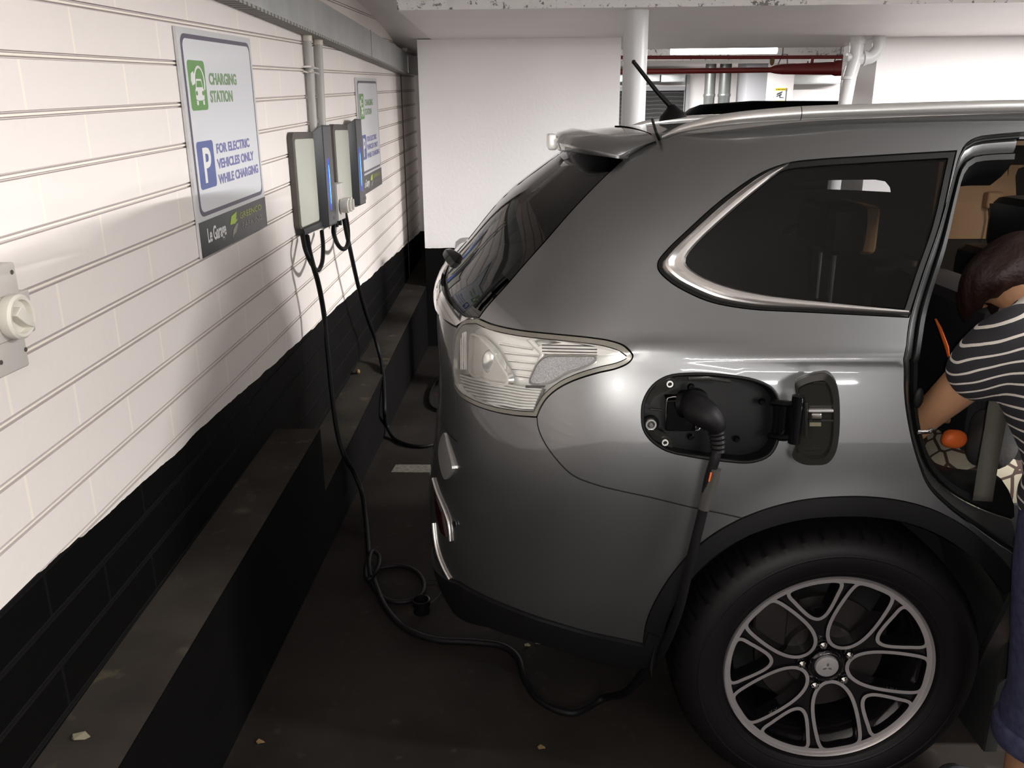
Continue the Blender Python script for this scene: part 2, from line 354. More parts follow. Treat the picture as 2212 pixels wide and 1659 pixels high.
M['slots'] = striped('slotted_metal', (.36, .345, .32), (.13, .12, .11), (0, 1, 0), .04, .014)
def remesh(name, mb, voxel, sm, m, parent, fac=.5):
    me = bpy.data.meshes.new(name); me.from_pydata(mb.v, [], mb.f); bm = bmesh.new(); bm.from_mesh(me); bmesh.ops.remove_doubles(bm, verts=bm.verts, dist=1e-6); bmesh.ops.recalc_face_normals(bm, faces=bm.faces); bm.to_mesh(me); bm.free()
    o = bpy.data.objects.new(name, me); C.objects.link(o); r = o.modifiers.new('r', 'REMESH'); r.mode = 'VOXEL'; r.voxel_size = voxel
    s = o.modifiers.new('s', 'SMOOTH'); s.iterations = sm; s.factor = fac
    bpy.context.view_layer.update(); nm = bpy.data.meshes.new_from_object(o.evaluated_get(bpy.context.evaluated_depsgraph_get())); bpy.data.objects.remove(o); nm.name = name; nm.materials.clear(); nm.materials.append(m)
    for q in nm.polygons: q.use_smooth = True
    o = bpy.data.objects.new(name, nm); C.objects.link(o); return adopt(o, parent)
def limb(mb, pts, n=20):
    """tube with round ends through (x, y, z, r) points"""
    q = cr(pts, 5); P = [x[:3] for x in q]; Rr = [float(x[3]) for x in q]; mb.tube(P, Rr, n); mb.sphere(P[0], Rr[0] * .98, n=n); mb.sphere(P[-1], Rr[-1] * .98, n=n); return mb

def pits(m):
    nt, N, L = nodes(m); b = N['Principled BSDF']; tc = N.new('ShaderNodeTexCoord'); n = N.new('ShaderNodeTexNoise'); n.inputs['Scale'].default_value = 30; n.inputs['Detail'].default_value = 9; n.inputs['Roughness'].default_value = .7
    n2 = N.new('ShaderNodeTexNoise'); n2.inputs['Scale'].default_value = 1.3; a = N.new('ShaderNodeMath'); a.operation = 'MULTIPLY_ADD'; a.inputs[1].default_value = .35
    L.new(tc.outputs['Object'], n.inputs['Vector']); L.new(tc.outputs['Object'], n2.inputs['Vector']); L.new(n2.outputs['Fac'], a.inputs[0]); L.new(n.outputs['Fac'], a.inputs[2])
    r = N.new('ShaderNodeMapRange'); r.inputs[1].default_value = .745; r.inputs[2].default_value = .78; L.new(a.outputs[0], r.inputs[0])
    mx = N.new('ShaderNodeMix'); mx.data_type = 'RGBA'; mx.inputs[6].default_value = (.95, .935, .92, 1); mx.inputs[7].default_value = (.26, .24, .24, 1); L.new(r.outputs[0], mx.inputs[0]); L.new(mx.outputs[2], b.inputs['Base Color'])
pits(M['rough_white'])
# ================================================================== THE CAR
class Spl:
    def __init__(s, pts):
        x, y = np.array(pts, float).T; n = len(x); h = np.diff(x); A = np.eye(n); r = np.zeros(n)
        for i in range(1, n - 1):
            A[i, i - 1:i + 2] = h[i - 1], 2 * (h[i - 1] + h[i]), h[i]; r[i] = 6 * ((y[i + 1] - y[i]) / h[i] - (y[i] - y[i - 1]) / h[i - 1])
        s.x, s.y, s.m = x, y, np.linalg.solve(A, r)
    def __call__(s, q):
        q = np.clip(np.asarray(q, float), s.x[0], s.x[-1]); i = np.clip(np.searchsorted(s.x, q) - 1, 0, len(s.x) - 2); h = s.x[i + 1] - s.x[i]; a = (s.x[i + 1] - q) / h; b = 1 - a
        return a * s.y[i] + b * s.y[i + 1] + ((a**3 - a) * s.m[i] + (b**3 - b) * s.m[i + 1]) * h * h / 6
YC = 2.5; AC, NC = .60, 3.0; WX, WZ, WY = .675, .357, 1.640
YS = Spl([(.10, 1.93), (.20, 1.82), (.30, 1.72), (.40, 1.664), (.50, 1.634), (.60, 1.617), (.70, 1.605), (.80, 1.601), (.90, 1.609), (1.0, 1.629), (1.06, 1.647), (1.10, 1.662), (1.15, 1.688), (1.2, 1.714), (1.3, 1.760), (1.4, 1.806), (1.5, 1.855), (1.58, 1.90)])
XR = Spl([(.08, -.10), (.15, -.19), (.22, -.245), (.30, -.285), (.42, -.312), (.55, -.317), (.65, -.303), (.78, -.285), (.9, -.273), (1.04, -.274), (1.12, -.272), (1.17, -.255), (1.22, -.212), (1.30, -.145), (1.38, -.066), (1.45, .03), (1.50, .10), (1.58, .22)])
def Bw(x, z):
    zc = 1.108 - .03 * (x - .3); ramp = np.clip((x - .12) / .12, 0, 1)
    r = np.hypot(x - WX, z - WZ)
    return YC - YS(z) + ramp * .0065 * np.exp(-((z - zc) / .014)**2) + .010 * np.exp(-((r - .42) / .055)**2) * (z > .0)
def Ff(w, x, z):
    q = XR(z) + AC; return (np.clip(q - x, 0, None) / AC)**NC + (np.clip(w, 0, None) / Bw(x, z))**NC - 1
def S0(U, z):
    U = np.asarray(U, float); z = np.asarray(z, float); lo = np.zeros_like(U); hi = np.full_like(U, 1.3)
    for _ in range(34):
        m = (lo + hi) / 2; g = Ff(m, U - m, z) > 0; hi = np.where(g, m, hi); lo = np.where(g, lo, m)
    return np.stack((U - lo, YC - lo, z), -1)
def SN(U, z):
    e = 1e-3; a = S0(U + e, z) - S0(U - e, z); b = S0(U, z + e) - S0(U, z - e); n = np.cross(a, b); return n / (np.linalg.norm(n, axis=-1)[..., None] + 1e-12)
def S(U, z, off=0.): return S0(U, z) + off * SN(U, z)
def hit(px, py):
    r = ray(px, py); t = np.linspace(1.2 / r[1], 2.5 / r[1], 400); P = CAM + t[:, None] * r; g = Ff(YC - P[:, 1], P[:, 0], P[:, 2])
    k = np.argmax(g < 0)
    if not (g < 0).any(): k = int(np.argmin(g)); lo = hi = t[k]; print('MISS', px, py)
    else:
        lo, hi = t[max(k - 1, 0)], t[k]
        for _ in range(30):
            m = (lo + hi) / 2; P1 = CAM + m * r
            if Ff(YC - P1[1], P1[0], P1[2]) < 0: hi = m
            else: lo = m
    P1 = CAM + hi * r; return np.array((P1[0] + YC - P1[1], P1[2]))
def ch(pts, n=5, smooth=True):
    q = [hit(*p) for p in pts]; return cr(q, n) if smooth and len(q) > 2 else q
def UZ(x, z):
    """chart point of the flat flank above world x"""
    return np.array((x + float(Bw(np.array(x), np.array(z))), z))
def finish(V, Fc, N, name, m, parent, label=None):
    b = MB(); b.v = [tuple(p) for p in V]; b.f = [tuple(int(i) for i in f) for f in Fc]; b.n = [tuple(n) for n in N]
    o = b.build(name, m, parent, label=label)
    for p in o.data.polygons: p.use_smooth = True
    o.data.normals_split_custom_set_from_vertices(b.n); return o
def patch_geo(outer, holes=(), off=0., thick=.018, h=.022, gap=.0016, dome=None):
    if gap: outer = offset_poly(resample(outer, h), -gap); holes = [offset_poly(resample(q, h), gap) for q in holes]
    v2, T = cdt(outer, list(holes), h); U, z = v2[:, 0], v2[:, 1]; N = SN(U, z); o = off if dome is None else off + dome(U, z); V = S0(U, z) + (o * N.T).T if np.isscalar(o) else S0(U, z) + N * o[:, None]
    if thick:
        cnt = {}
        for t in T:
            for i in range(3):
                a, b = int(t[i]), int(t[(i + 1) % 3]); cnt[(a, b)] = 1
        bd = [(a, b) for a, b in cnt if (b, a) not in cnt]; k = len(V); V2 = []; N2 = []; F2 = []
        for a, b in bd:
            e = V[b] - V[a]; n = np.cross(e, N[a]); n = -n / (np.linalg.norm(n) + 1e-12) * -1; o0 = k + len(V2)
            V2 += [V[a], V[b], V[b] - N[b] * thick, V[a] - N[a] * thick]; N2 += [n] * 4; F2.append((o0 + 3, o0 + 2, o0 + 1, o0))
        V = np.vstack((V, V2)); N = np.vstack((N, N2)); Fc = [tuple(t) for t in T] + F2
    else: Fc = [tuple(t) for t in T]
    return V, Fc, N
def mirrored(V, N): V = V.copy(); N = N.copy(); V[:, 1] = 2 * YC - V[:, 1]; N[:, 1] *= -1; return V, N
def patch(name, m, parent, outer, holes=(), both=False, far=False, label=None, **k):
    V, Fc, N = patch_geo(outer, holes, **k)
    if both or far:
        Vm, Nm = mirrored(V, N); Fm = [tuple(reversed(f)) for f in Fc]
        if far: V, Fc, N = Vm, Fm, Nm
        else: n = len(V); Fc = list(Fc) + [tuple(i + n for i in f) for f in Fm]; V = np.vstack((V, Vm)); N = np.vstack((N, Nm))
    return finish(V, Fc, N, name, m, parent, label)
def band_walls(poly, d0, d1, name, m, parent):
    """wall running along a closed chart polygon from offset d0 to d1"""
    q = np.array(resample(poly, .012)); A = S(q[:, 0], q[:, 1], d0); B_ = S(q[:, 0], q[:, 1], d1); G = np.stack((np.vstack((A, A[:1])), np.vstack((B_, B_[:1]))), 1)
    return MB().grid(G).build(name, m, parent, smooth=60)
def seam(name, m, parent, pts, r, off=0., flat=1.0):
    q = np.array(pts); return MB().tube(S(q[:, 0], q[:, 1], off), r, 8, flat=flat).build(name, m, parent, smooth=60)
car = thing('car', 'dark grey SUV seen from its rear flank with its charging flap and rear door open', 'car', (WX + .9, YC, 0))
P_ = list
# ---- shared outlines in chart space (traced on the flank, then carried as metres)
RAILLINE = ch([(1424, 302), (1500, 288), (1600, 276), (1728, 262), (1900, 253), (2060, 247), (2200, 243)])
RAILEND = [UZ(1.6, 1.575), UZ(2.55, 1.57)]
TAILSIDE = ch([(1345, 346), (1300, 388), (1240, 450), (1185, 513), (1130, 575), (1080, 632), (1034, 688)])
LIGHT_TOP = ch([(1034, 688), (1065, 701), (1120, 713), (1200, 722), (1270, 729), (1320, 737), (1352, 750), (1367, 768), (1360, 782), (1335, 795), (1290, 806), (1240, 822), (1205, 840), (1180, 862), (1166, 885), (1160, 901)])
LIGHT_BOT = ch([(1160, 901), (1110, 897), (1060, 887), (1020, 872), (995, 855), (983, 838)])
LIGHT_LEFT = ch([(983, 838), (979, 790), (982, 740), (987, 714), (1004, 692), (1034, 688)])
SEAMQ = ch([(1160, 901), (1163, 925), (1177, 957), (1202, 992), (1237, 1026), (1285, 1046), (1400, 1073), (1500, 1097), (1603, 1119)])
ARCH_L = ch([(1390, 1390), (1398, 1340), (1420, 1290), (1455, 1236), (1500, 1186), (1550, 1148), (1603, 1119)])
ARCH_R = ch([(1603, 1119), (1660, 1098), (1730, 1081), (1800, 1074), (1880, 1074), (1960, 1085), (2030, 1108), (2100, 1150), (2160, 1205), (2205, 1262)])
CLADTOP = ch([(996, 1258), (1040, 1283), (1100, 1309), (1200, 1344), (1300, 1371), (1390, 1390)])
DOOR = ch([(2207, 286), (2150, 291), (2112, 297), (2088, 310), (2074, 335), (2060, 385), (2030, 490), (1992, 600), (1966, 690), (1956, 760), (1954, 840), (1966, 930), (1985, 1000), (2006, 1050), (2050, 1096), (2110, 1140), (2165, 1180), (2205, 1206)])
dtop, dbot = DOOR[0], DOOR[-1]
DOORF = [UZ(1.75, .33), UZ(1.80, .6), UZ(1.82, 1.1), UZ(1.70, 1.535)]          # front edge of the rear doorway, outside the picture
# quarter window: outer edge of the chrome frame, and the glass
WIN_O = ch([(2066, 326), (1880, 337), (1760, 345), (1700, 353), (1640, 376), (1560, 431), (1490, 493), (1440, 541), (1423, 563), (1422, 580), (1445, 606), (1490, 633), (1540, 653), (1620, 667), (1750, 674), (1963, 685)]) + ch([(1963, 685), (1992, 596), (2030, 486), (2066, 326)], 4)[1:-1]
WIN_G = ch([(2062, 333), (1880, 342), (1760, 350), (1697, 358), (1640, 402), (1560, 470), (1500, 528), (1481, 553), (1479, 568), (1502, 590), (1560, 615), (1650, 636), (1800, 652), (1958, 666)]) + ch([(1958, 666), (1990, 588), (2026, 482), (2062, 333)], 4)[1:-1]
RECESS = cr([hit(*p) for p in [(1388, 905), (1391, 868), (1410, 835), (1440, 815), (1500, 808), (1570, 812), (1630, 822), (1668, 840), (1684, 870), (1687, 905), (1680, 950), (1662, 982), (1625, 997), (1560, 994), (1490, 984), (1440, 972), (1405, 948), (1391, 925)]], 4, True)
# ---- quarter panel with roof side
quarter = RAILLINE + RAILEND + [UZ(2.55, 1.535), UZ(1.70, 1.535)] + [dtop] + DOOR[1:] + [np.array(ARCH_R[-1])] + ARCH_R[::-1][1:] + SEAMQ[::-1][1:] + LIGHT_TOP[::-1][1:] + TAILSIDE[::-1][1:] + [hit(1385, 318)]
quarter = [q for i, q in enumerate(quarter) if np.linalg.norm(np.array(q) - np.array(quarter[i - 1])) > 1e-4]
patch('rear_quarter_panel', M['paint'], car, quarter, [WIN_O, RECESS], h=.02)
FARWIN = [np.array(p) for p in WIN_O]
patch('far_quarter_panel', M['paint'], car, quarter, [WIN_O], far=True, h=.04)
def xz_center(z): return np.array((float(XR(z)), z))
def cline(z0, z1, n=8): return [xz_center(z) for z in np.linspace(z0, z1, n)]
# ---- tailgate glass, garnish, lower tailgate
ZGU = lambda u: float(np.interp(u, [-.27, 0, .2, .30, .38, .45, .49, .544], [1.192, 1.184, 1.168, 1.156, 1.147, 1.138, 1.1375, 1.1413]))
zg0 = 1.192; uT = TAILSIDE[-1][0]
GTOP = [np.array((u, ZGU(u))) for u in np.linspace(uT - .004, float(XR(1.192)) + .004, 26)] + [xz_center(1.192)]
tg = TAILSIDE + GTOP + cline(1.192, 1.497, 10)[1:] + [np.array((u, 1.497)) for u in np.linspace(float(XR(1.497)), TAILSIDE[0][0], 8)][1:-1]
o = patch('tailgate_window', M['darktint'], car, tg, both=True, h=.03, gap=.003)
patch('tailgate_frame', M['gloss_black'], o, offset_poly(resample(tg, .02), .001), [offset_poly(resample(tg, .02), -.045)], both=True, off=-.004, h=.02, gap=0, thick=0)
ul = LIGHT_LEFT[len(LIGHT_LEFT) // 2]
uA = hit(1012, 686); uB = hit(987, 706)
ub0 = float(XR(1.108)) + .001
gar = [np.array((uT - .02, ZGU(uT - .02) - .001)), uA + np.array((.0, -.004)), uB] + [np.array((u, 1.108)) for u in np.linspace(uB[0] - .05, ub0, 10)] + cline(1.108, 1.192, 6)[1:] + [q for q in GTOP[::-1][1:] if q[0] < uT - .03]
patch('tailgate_garnish', M['chrome'], car, gar, both=True, h=.014, gap=.002, dome=lambda U, z: .014 * np.clip(1 - ((z - 1.146) / .046)**2, 0, 1)**.5 * np.clip((uA[0] + .02 - U) / .25, 0.05, 1), label='bright curved garnish strip under the tailgate window')
LL = [p for p in LIGHT_LEFT]
tgl = [uB] + [q for q in LL[::-1] if q[1] < uB[1] - .004] + ch([(983, 838), (987, 880), (988, 955)], 3)[1:]
zt = float(tgl[-1][1])
tgl = tgl + [np.array((u, zt)) for u in np.linspace(tgl[-1][0], float(XR(zt)) + .001, 9)][1:] + cline(zt, 1.106, 9)[1:] + [np.array((u, 1.106)) for u in np.linspace(float(XR(1.106)), uB[0] - .03, 9)][1:]
patch('tailgate_lower_panel', M['paint'], car, tgl, both=True, h=.025, gap=.002)
# ---- bumper
bmp = SEAMQ[::-1] + LIGHT_BOT[1:] + ch([(983, 838), (987, 880), (988, 955)], 3)[1:] + [np.array((u, zt)) for u in np.linspace(hit(988, 955)[0], float(XR(zt)) + .001, 9)][1:] + cline(zt, .30, 12)[1:]
cl0 = CLADTOP[0]
bmp += [np.array((u, .30 + (cl0[1] - .30) * t)) for t, u in zip(np.linspace(0, 1, 9), np.linspace(float(XR(.30)), cl0[0], 9))][1:] + CLADTOP[1:] + ARCH_L[1:-1]
patch('rear_bumper', M['paint'], car, bmp, both=True, h=.02, gap=.0016)
zb = .215
clad = [np.array((u, .30 + (cl0[1] - .30) * t)) for t, u in zip(np.linspace(0, 1, 9), np.linspace(float(XR(.30)), cl0[0], 9))] + CLADTOP[1:] + [hit(1400, 1360), hit(1425, 1370), hit(1412, 1432)]
CB = ch([(1412, 1432), (1340, 1434), (1250, 1408), (1150, 1378), (1060, 1349)])
clad += CB[1:] + [np.array((float(XR(.17)) + .02, .17))] + cline(.17, .30, 4)[1:-1]
patch('bumper_cladding', M['cladding'], car, clad, both=True, h=.02, gap=.001, off=.004, dome=lambda U, z: .006 + 0 * U)
# arch moulding: outer edge traced, inner edge towards the wheel
AO = np.array([p for p in ARCH_L] + [p for p in ARCH_R[1:]])
ap = S(AO[:, 0], AO[:, 1]); dirs = np.stack((WX - ap[:, 0], WZ - ap[:, 2]), 1); dirs /= np.linalg.norm(dirs, axis=1)[:, None]
AI = AO + dirs * .040
patch('arch_moulding', M['cladding'], car, [p for p in AO] + [p for p in AI[::-1]], off=.006, h=.012, gap=0, thick=.05)
patch('arch_moulding', M['cladding'], car, [p for p in AO] + [p for p in AI[::-1]], far=True, off=.006, h=.03, gap=0, thick=.05)
# seams and small marks
seam('panel_seam', M['rubber'], car, SEAMQ, .0022, -.002)
# wheel well liner
b = MB(); G = []
for yy in (1.635, 1.72, 1.83, 1.95): G.append([(WX + .405 * math.cos(t), yy, WZ + .405 * math.sin(t)) for t in np.linspace(-.05, PI + .05, 40)])
b.grid(G); b.add([(WX + .405 * math.cos(t), 1.95, WZ + .405 * math.sin(t)) for t in np.linspace(-.05, PI + .05, 40)], [tuple(range(40))])
b.build('wheel_arch_liner', M['dark'], car, smooth=40)
# ---- sill under the doorway and body side further forward (outside the picture)
sill = [ARCH_R[-1], dbot] + [UZ(1.70, .335), UZ(1.75, .33), UZ(1.80, .6), UZ(1.82, 1.1), UZ(1.70, 1.535), UZ(2.55, 1.535), UZ(2.55, .24), UZ(1.08, .24)]
sill = [np.array(p) for p in sill]
patch('front_body_side', M['paint'], car, sill, h=.05, gap=0.001)
patch('front_body_side', M['paint'], car, sill, far=True, h=.05, gap=0.001)
MB().box(WX + .40, 2.55, 1.76, 3.24, .26, .32).box(-.12, WX - .40, 1.90, 3.1, .34, .38).box(WX - .42, WX + .42, 1.96, 3.04, .30, .36).build('floor_pan', M['dark'], car)
MB().box(2.53, 2.55, 1.66, 3.34, .24, 1.55).build('dashboard_bulkhead', M['dark'], car)
# ---- roof
def roofz(x, y):
    d = (y - YC) / .62; return 1.549 + .034 * np.clip(1 - d * d, -0.2, 1) + np.interp(x, [.05, .2, .5, 1.0, 1.6, 2.6], [-.052, -.032, -.012, .004, .010, -.004])
xs = np.concatenate((np.linspace(.285, .6, 14), np.linspace(.7, 2.55, 20))); ys = np.concatenate(([1.888, 1.895], np.linspace(1.91, 3.09, 30), [3.105, 3.112]))
def wroof(x, z=1.535):
    q = float(XR(z)) + AC; return (YC - float(YS(z))) * max(.2, 1 - max(0, (q - x) / AC)**NC)**(1 / NC)
G = []
for i, x in enumerate(xs):
    row = []
    for t in np.concatenate((np.linspace(-1, -.9, 5), np.linspace(-.86, .86, 28), np.linspace(.9, 1, 5))):
        y = YC + t * (wroof(x) - .012); row.append((x - (.055 * max(0, 1 - abs(y - YC) / .62) if i == 0 else 0), y, float(roofz(x, min(max(y, 1.90), 3.10))) - (.035 if abs(t) > .995 else .004 if abs(t) > .96 else 0)))
    G.append(row)
MB().grid(G).build('roof', M['paint'], car, smooth=60)
# ---- spoiler
edge_px = [hit(*q) for q in [(1345, 346), (1365, 333), (1385, 320), (1405, 309), (1424, 302)]]
E0 = np.array(cr([S(*q) for q in edge_px], 3)); t_ = np.linspace(0, 1, len(E0)); tt_ = np.array([0, .02, .05, .1, .15, .2, .3, .45, .6, .85, 1.0])
E1 = np.stack([np.interp(tt_, t_, E0[:, i]) for i in range(3)], 1); E1[-1, 2] -= .02
b = MB(); G = []
for t in np.linspace(-1, 1, 49):
    s = np.sign(t); w = .645 * abs(t)**.9
    xe = .052 + .13 * (w / .645)**3.0; y = YC - s * w
    zt_ = float(roofz(.20, y)) - .004; zb_ = 1.492
    xin = .283 - .055 * max(0, 1 - w / .62)
    row = [(xe + .10, y, zb_ + .004), (xe + .012, y, zb_), (xe + .001, y, zb_ + .006), (xe - .005, y, (zb_ + zt_) / 2), (xe + .001, y, zt_ - .020), (xe + .016, y, zt_ - .007), (xe + .055, y, zt_ + .004)]
    for f in (.3, .6, 1.0): xx = xe + .055 + (xin - xe - .055) * f; row.append((xx, y, float(roofz(max(xx, .05), y)) + .002 * (1 - f)))
    row.append((xin, y, float(roofz(xin, y)) - .03))
    k_ = min(1, max(0, (abs(t) - .62) / .38)); k_ = k_ * k_ * (3 - 2 * k_); Ee = E1.copy()
    if s < 0: Ee[:, 1] = 2 * YC - Ee[:, 1]
    G.append(np.array(row) * (1 - k_) + Ee * k_)
b.grid(G); b.build('spoiler', M['paint'], car, smooth=40)
MB().box(.036, .060, YC - .17, YC + .17, 1.494, 1.536).build('high_brake_lamp', M['lampwhite'], car, bevel=.007)
bl = [at(1228, 318, y=1.98)]
MB().tube(cr([at(1409, 258, y=2.06), at(1412, 268, y=2.0), at(1417, 284, y=1.955), S(*hit(1424, 301))], 5), .0035, 8).build('spoiler_gap', M['rubber'], car, smooth=60)
# ---- roof rail
rl = [(1432, 297, 4), (1470, 280, 8), (1530, 265, 12), (1600, 255, 13), (1728, 245, 14), (1900, 238, 13), (2060, 233, 13), (2205, 230, 13)]
ryy = [YC - wroof(at(p[0], p[1], y=1.9)[0]) - .004 for p in rl]; pts = [at(p[0], p[1], y=yy) for p, yy in zip(rl, ryy)]; rr = [p[2] / 1790 * 1.89 for p in rl]
pts += [np.array((1.9, 1.865, pts[-1][2] - .004)), np.array((2.4, 1.865, pts[-1][2] - .02))]; rr += [rr[-1], rr[-1] * .6]
pp = cr(pts, 6); ri = np.interp(np.linspace(0, 1, len(pp)), np.linspace(0, 1, len(rr)), rr)
b = MB().tube(pp, ri, 14, flat=1.0)
rail = b.build('roof_rail', M['silver'], car, smooth=60)
k = min(range(len(pp)), key=lambda i: abs(pp[i][0] - at(1728, 245, y=1.865)[0]))
MB().tube([pp[k], pp[k] + (pp[k + 1] - pp[k]) * .06], ri[k] * 1.02, 14).build('rail_joint', M['rubber'], rail, smooth=60)
r2 = MB().tube([(p[0], 2 * YC - p[1], p[2]) for p in pp], ri, 14).build('roof_rail', M['silver'], car, smooth=60)
# ---- antenna
ab = at(1452, 240, y=YC); at_ = at(1369, 134, y=YC)
an = MB().lathe([(.0, .018), (.009, .017), (.020, .004), (.036, -.010), (.040, -.022)], ab + np.array((.0, 0, .0)), (-.15, 0, 1), 20).build('antenna_base', M['plastic'], car, smooth=50)
MB().tube([ab + np.array((-.002, 0, .01)), ab * .6 + at_ * .4, at_], [.0075, .0062, .0055], 10).sphere(at_, .0062).build('antenna_rod', M['plastic'], car, smooth=50)
# ---- rear wiper
MB().tube(cr([at(967, 543, y=2.30), at(978, 556, y=2.27), at(992, 576, y=2.24), at(1004, 604, y=2.20)], 4), [.012, .018, .022, .024, .026, .027, .027, .025, .023, .020, .016, .012, .006], 7, flat=.7).build('wiper_pivot', M['gloss_black'], car, smooth=40)
ww = np.array([hit(*q) for q in ((1094, 600), (1075, 617), (1052, 641), (1030, 667))]); MB().tube(cr(list(S(ww[:, 0], ww[:, 1], .008)), 4), .005, 8).build('wiper_blade', M['plastic'], car, smooth=40)
# ---- quarter window
nG = len(WIN_G)
win = patch('quarter_window', M['tint'], car, WIN_G, h=.03, gap=0, off=-.006)
WOo = offset_poly(resample(WIN_O, .012), -.004)
patch('window_seal', M['rubber'], win, WIN_O, [offset_poly(resample(WIN_O, .012), -.013)], off=-.002, h=.012, gap=.001)
# chrome strip: between an outer line 12 mm inside the opening and the glass, only along the rear and lower side
CO = ch([(1702, 357), (1650, 378), (1568, 436), (1498, 498), (1448, 545), (1430, 567), (1431, 580), (1452, 603), (1496, 628), (1545, 648), (1622, 662), (1750, 669), (1961, 681)])
CI = ch([(1702, 357), (1642, 404), (1562, 472), (1502, 529), (1483, 554), (1481, 568), (1504, 590), (1560, 615), (1650, 636), (1800, 654), (1961, 670)])
def strip(name, A, Bq, m, parent, n=70, k=8, h0=.002, bulge=.009, crease=None):
    def rs(L):
        L = np.array(L); d = np.r_[0, np.cumsum(np.linalg.norm(np.diff(L, axis=0), axis=1))]; t = np.linspace(0, d[-1], n); return np.stack((np.interp(t, d, L[:, 0]), np.interp(t, d, L[:, 1])), 1)
    a, b_ = rs(A), rs(Bq); G = []
    for j in range(k + 1):
        f = j / k; p = a * (1 - f) + b_ * f; hh = h0 + (bulge * math.sin(PI * f)**.6 if crease is None else np.interp(f, *crease)); G.append(S(p[:, 0], p[:, 1], hh))
    return MB().grid(np.array(G)).build(name, m, parent, smooth=28)
strip('chrome_strip', CO, CI, M['satin'], win, crease=([0, .10, .30, .38, .46, .85, 1], [-.002, .009, .012, .007, .004, .003, -.004]))
patch('far_quarter_window', M['tint'], car, WIN_G, far=True, h=.05, gap=0, off=-.006)
# ---- tail light
def L4(x, y): return (900 + x / 3.606, 480 + y / 3.606)
LIGHT = LIGHT_TOP[:-1] + LIGHT_BOT[:-1] + LIGHT_LEFT[:-1]
LIN = offset_poly(resample(LIGHT, .01), -.0125)
tl = patch('tail_light', M['lampgrey'], car, LIGHT, [LIN], h=.01, gap=.002, off=.003, thick=.03, label='clear wraparound tail light')
patch('lens', M['clear'], tl, LIN, h=.015, gap=-.001, off=.004, thick=0)
patch('reflector_bowl', M['lampwhite'], tl, LIN, h=.015, gap=0, off=-.040, thick=0)
band_walls(LIN, .003, -.040, 'reflector_wall', M['lampsilver'], tl)
def lp(pts, n=4, closed=True):
    q = [hit(*L4(*p)) for p in pts]; return cr(q, n, True) if closed else cr(q, n)
bulb = lp([(385, 880), (430, 880), (500, 940), (560, 1010), (620, 1110), (675, 1200), (680, 1250), (640, 1268), (540, 1250), (400, 1195), (372, 1150), (372, 1000)])
patch('brake_lamp_window', M['lampwindow'], tl, bulb, h=.01, gap=0, off=-.022, thick=.012)
patch('brake_lamp_rim', M['lampsilver'], tl, offset_poly(bulb, .0035), [offset_poly(bulb, -.002)], h=.006, gap=0, off=-.012, thick=.02)
dome_c = hit(*L4(510, 1090)); MB().sphere(S(dome_c[0], dome_c[1], -.028), .022, .012, .030).build('bulb_cover', M['lampsilver'], tl, smooth=60)
ret = lp([(868, 1245), (895, 1165), (935, 1095), (990, 1050), (1080, 1042), (1250, 1045), (1380, 1045), (1385, 1072), (1300, 1115), (1150, 1168), (1050, 1225), (990, 1250)])
patch('retro_reflector', M['retro'], tl, ret, h=.01, gap=0, off=-.012, thick=.02)
patch('reflector_edge', M['lampbase'], tl, offset_poly(ret, .004), [offset_poly(ret, .0005)], h=.006, gap=0, off=-.009, thick=.02)
top = lp([(930, 960), (1100, 930), (1300, 915), (1420, 925), (1520, 965), (1585, 1010), (1560, 1025), (1300, 1020), (1000, 1018), (955, 1010)])
patch('upper_fin', M['lampsilver'], tl, top, h=.012, gap=0, off=-.014, thick=.015)
for yy in (945, 972, 998): MB().tube(S(*np.array([hit(*L4(x, yy + (x - 960) * .02)) for x in np.linspace(960, 1400, 8)]).T, -.0135), .0012, 6).build('fin_groove', M['dark_grey'], tl, smooth=50)
for (x0, y0, x1, y1) in ((560, 930, 850, 965), (600, 1010, 905, 1030), (630, 1075, 890, 1095), (660, 1140, 860, 1155), (690, 1195, 830, 1212)):
    MB().tube(S(*np.array([hit(*L4(x, y)) for x, y in zip(np.linspace(x0, x1, 6), np.linspace(y0, y1, 6))]).T, -.037), .0030, 6).build('reflector_rib', M['lampsilver'], tl, smooth=50)
dv = np.array(lp([(812, 868), (850, 905), (925, 985), (942, 1020), (915, 1075), (880, 1150), (858, 1250)], 4, False)); MB().tube(S(dv[:, 0], dv[:, 1], -.030), .006, 8).build('reflector_divider', M['lampwhite'], tl, smooth=50)
for i in range(8):
    f = i / 7; a = np.array(lp([(300 + 20 * f, 1195 + 170 * f), (450 + 10 * f, 1235 + 165 * f), (640, 1265 + 160 * f), (800 - 15 * f, 1290 + 160 * f), (955 - 60 * f, 1305 + 150 * f)], 4, False)); MB().tube(S(a[:, 0], a[:, 1], -.014), .0031, 8).build('indicator_rib', M['lampsilver'], tl, smooth=50)
for i in range(4):
    a = np.array([hit(*L4(312 + 13 * i, y)) for y in np.linspace(860 - i * 4, 1150, 8)]); MB().tube(S(a[:, 0], a[:, 1], -.012), .0022, 6).build('side_rib', M['lampsilver'], tl, smooth=50)
patch('indicator_base', M['lampbase'], tl, lp([(300, 1190), (450, 1235), (640, 1265), (830, 1295), (965, 1305), (930, 1380), (893, 1460), (640, 1430), (440, 1395), (340, 1370)], 2), h=.012, gap=0, off=-.020, thick=.01)
patch('divider_bar', M['dark_grey'], tl, lp([(835, 1272), (990, 1272), (975, 1290), (832, 1292)], 1), h=.01, gap=0, off=-.008, thick=.005)
tf = patch('tail_light', M['lampwhite'], car, LIGHT, far=True, h=.03, gap=.002, off=.003)
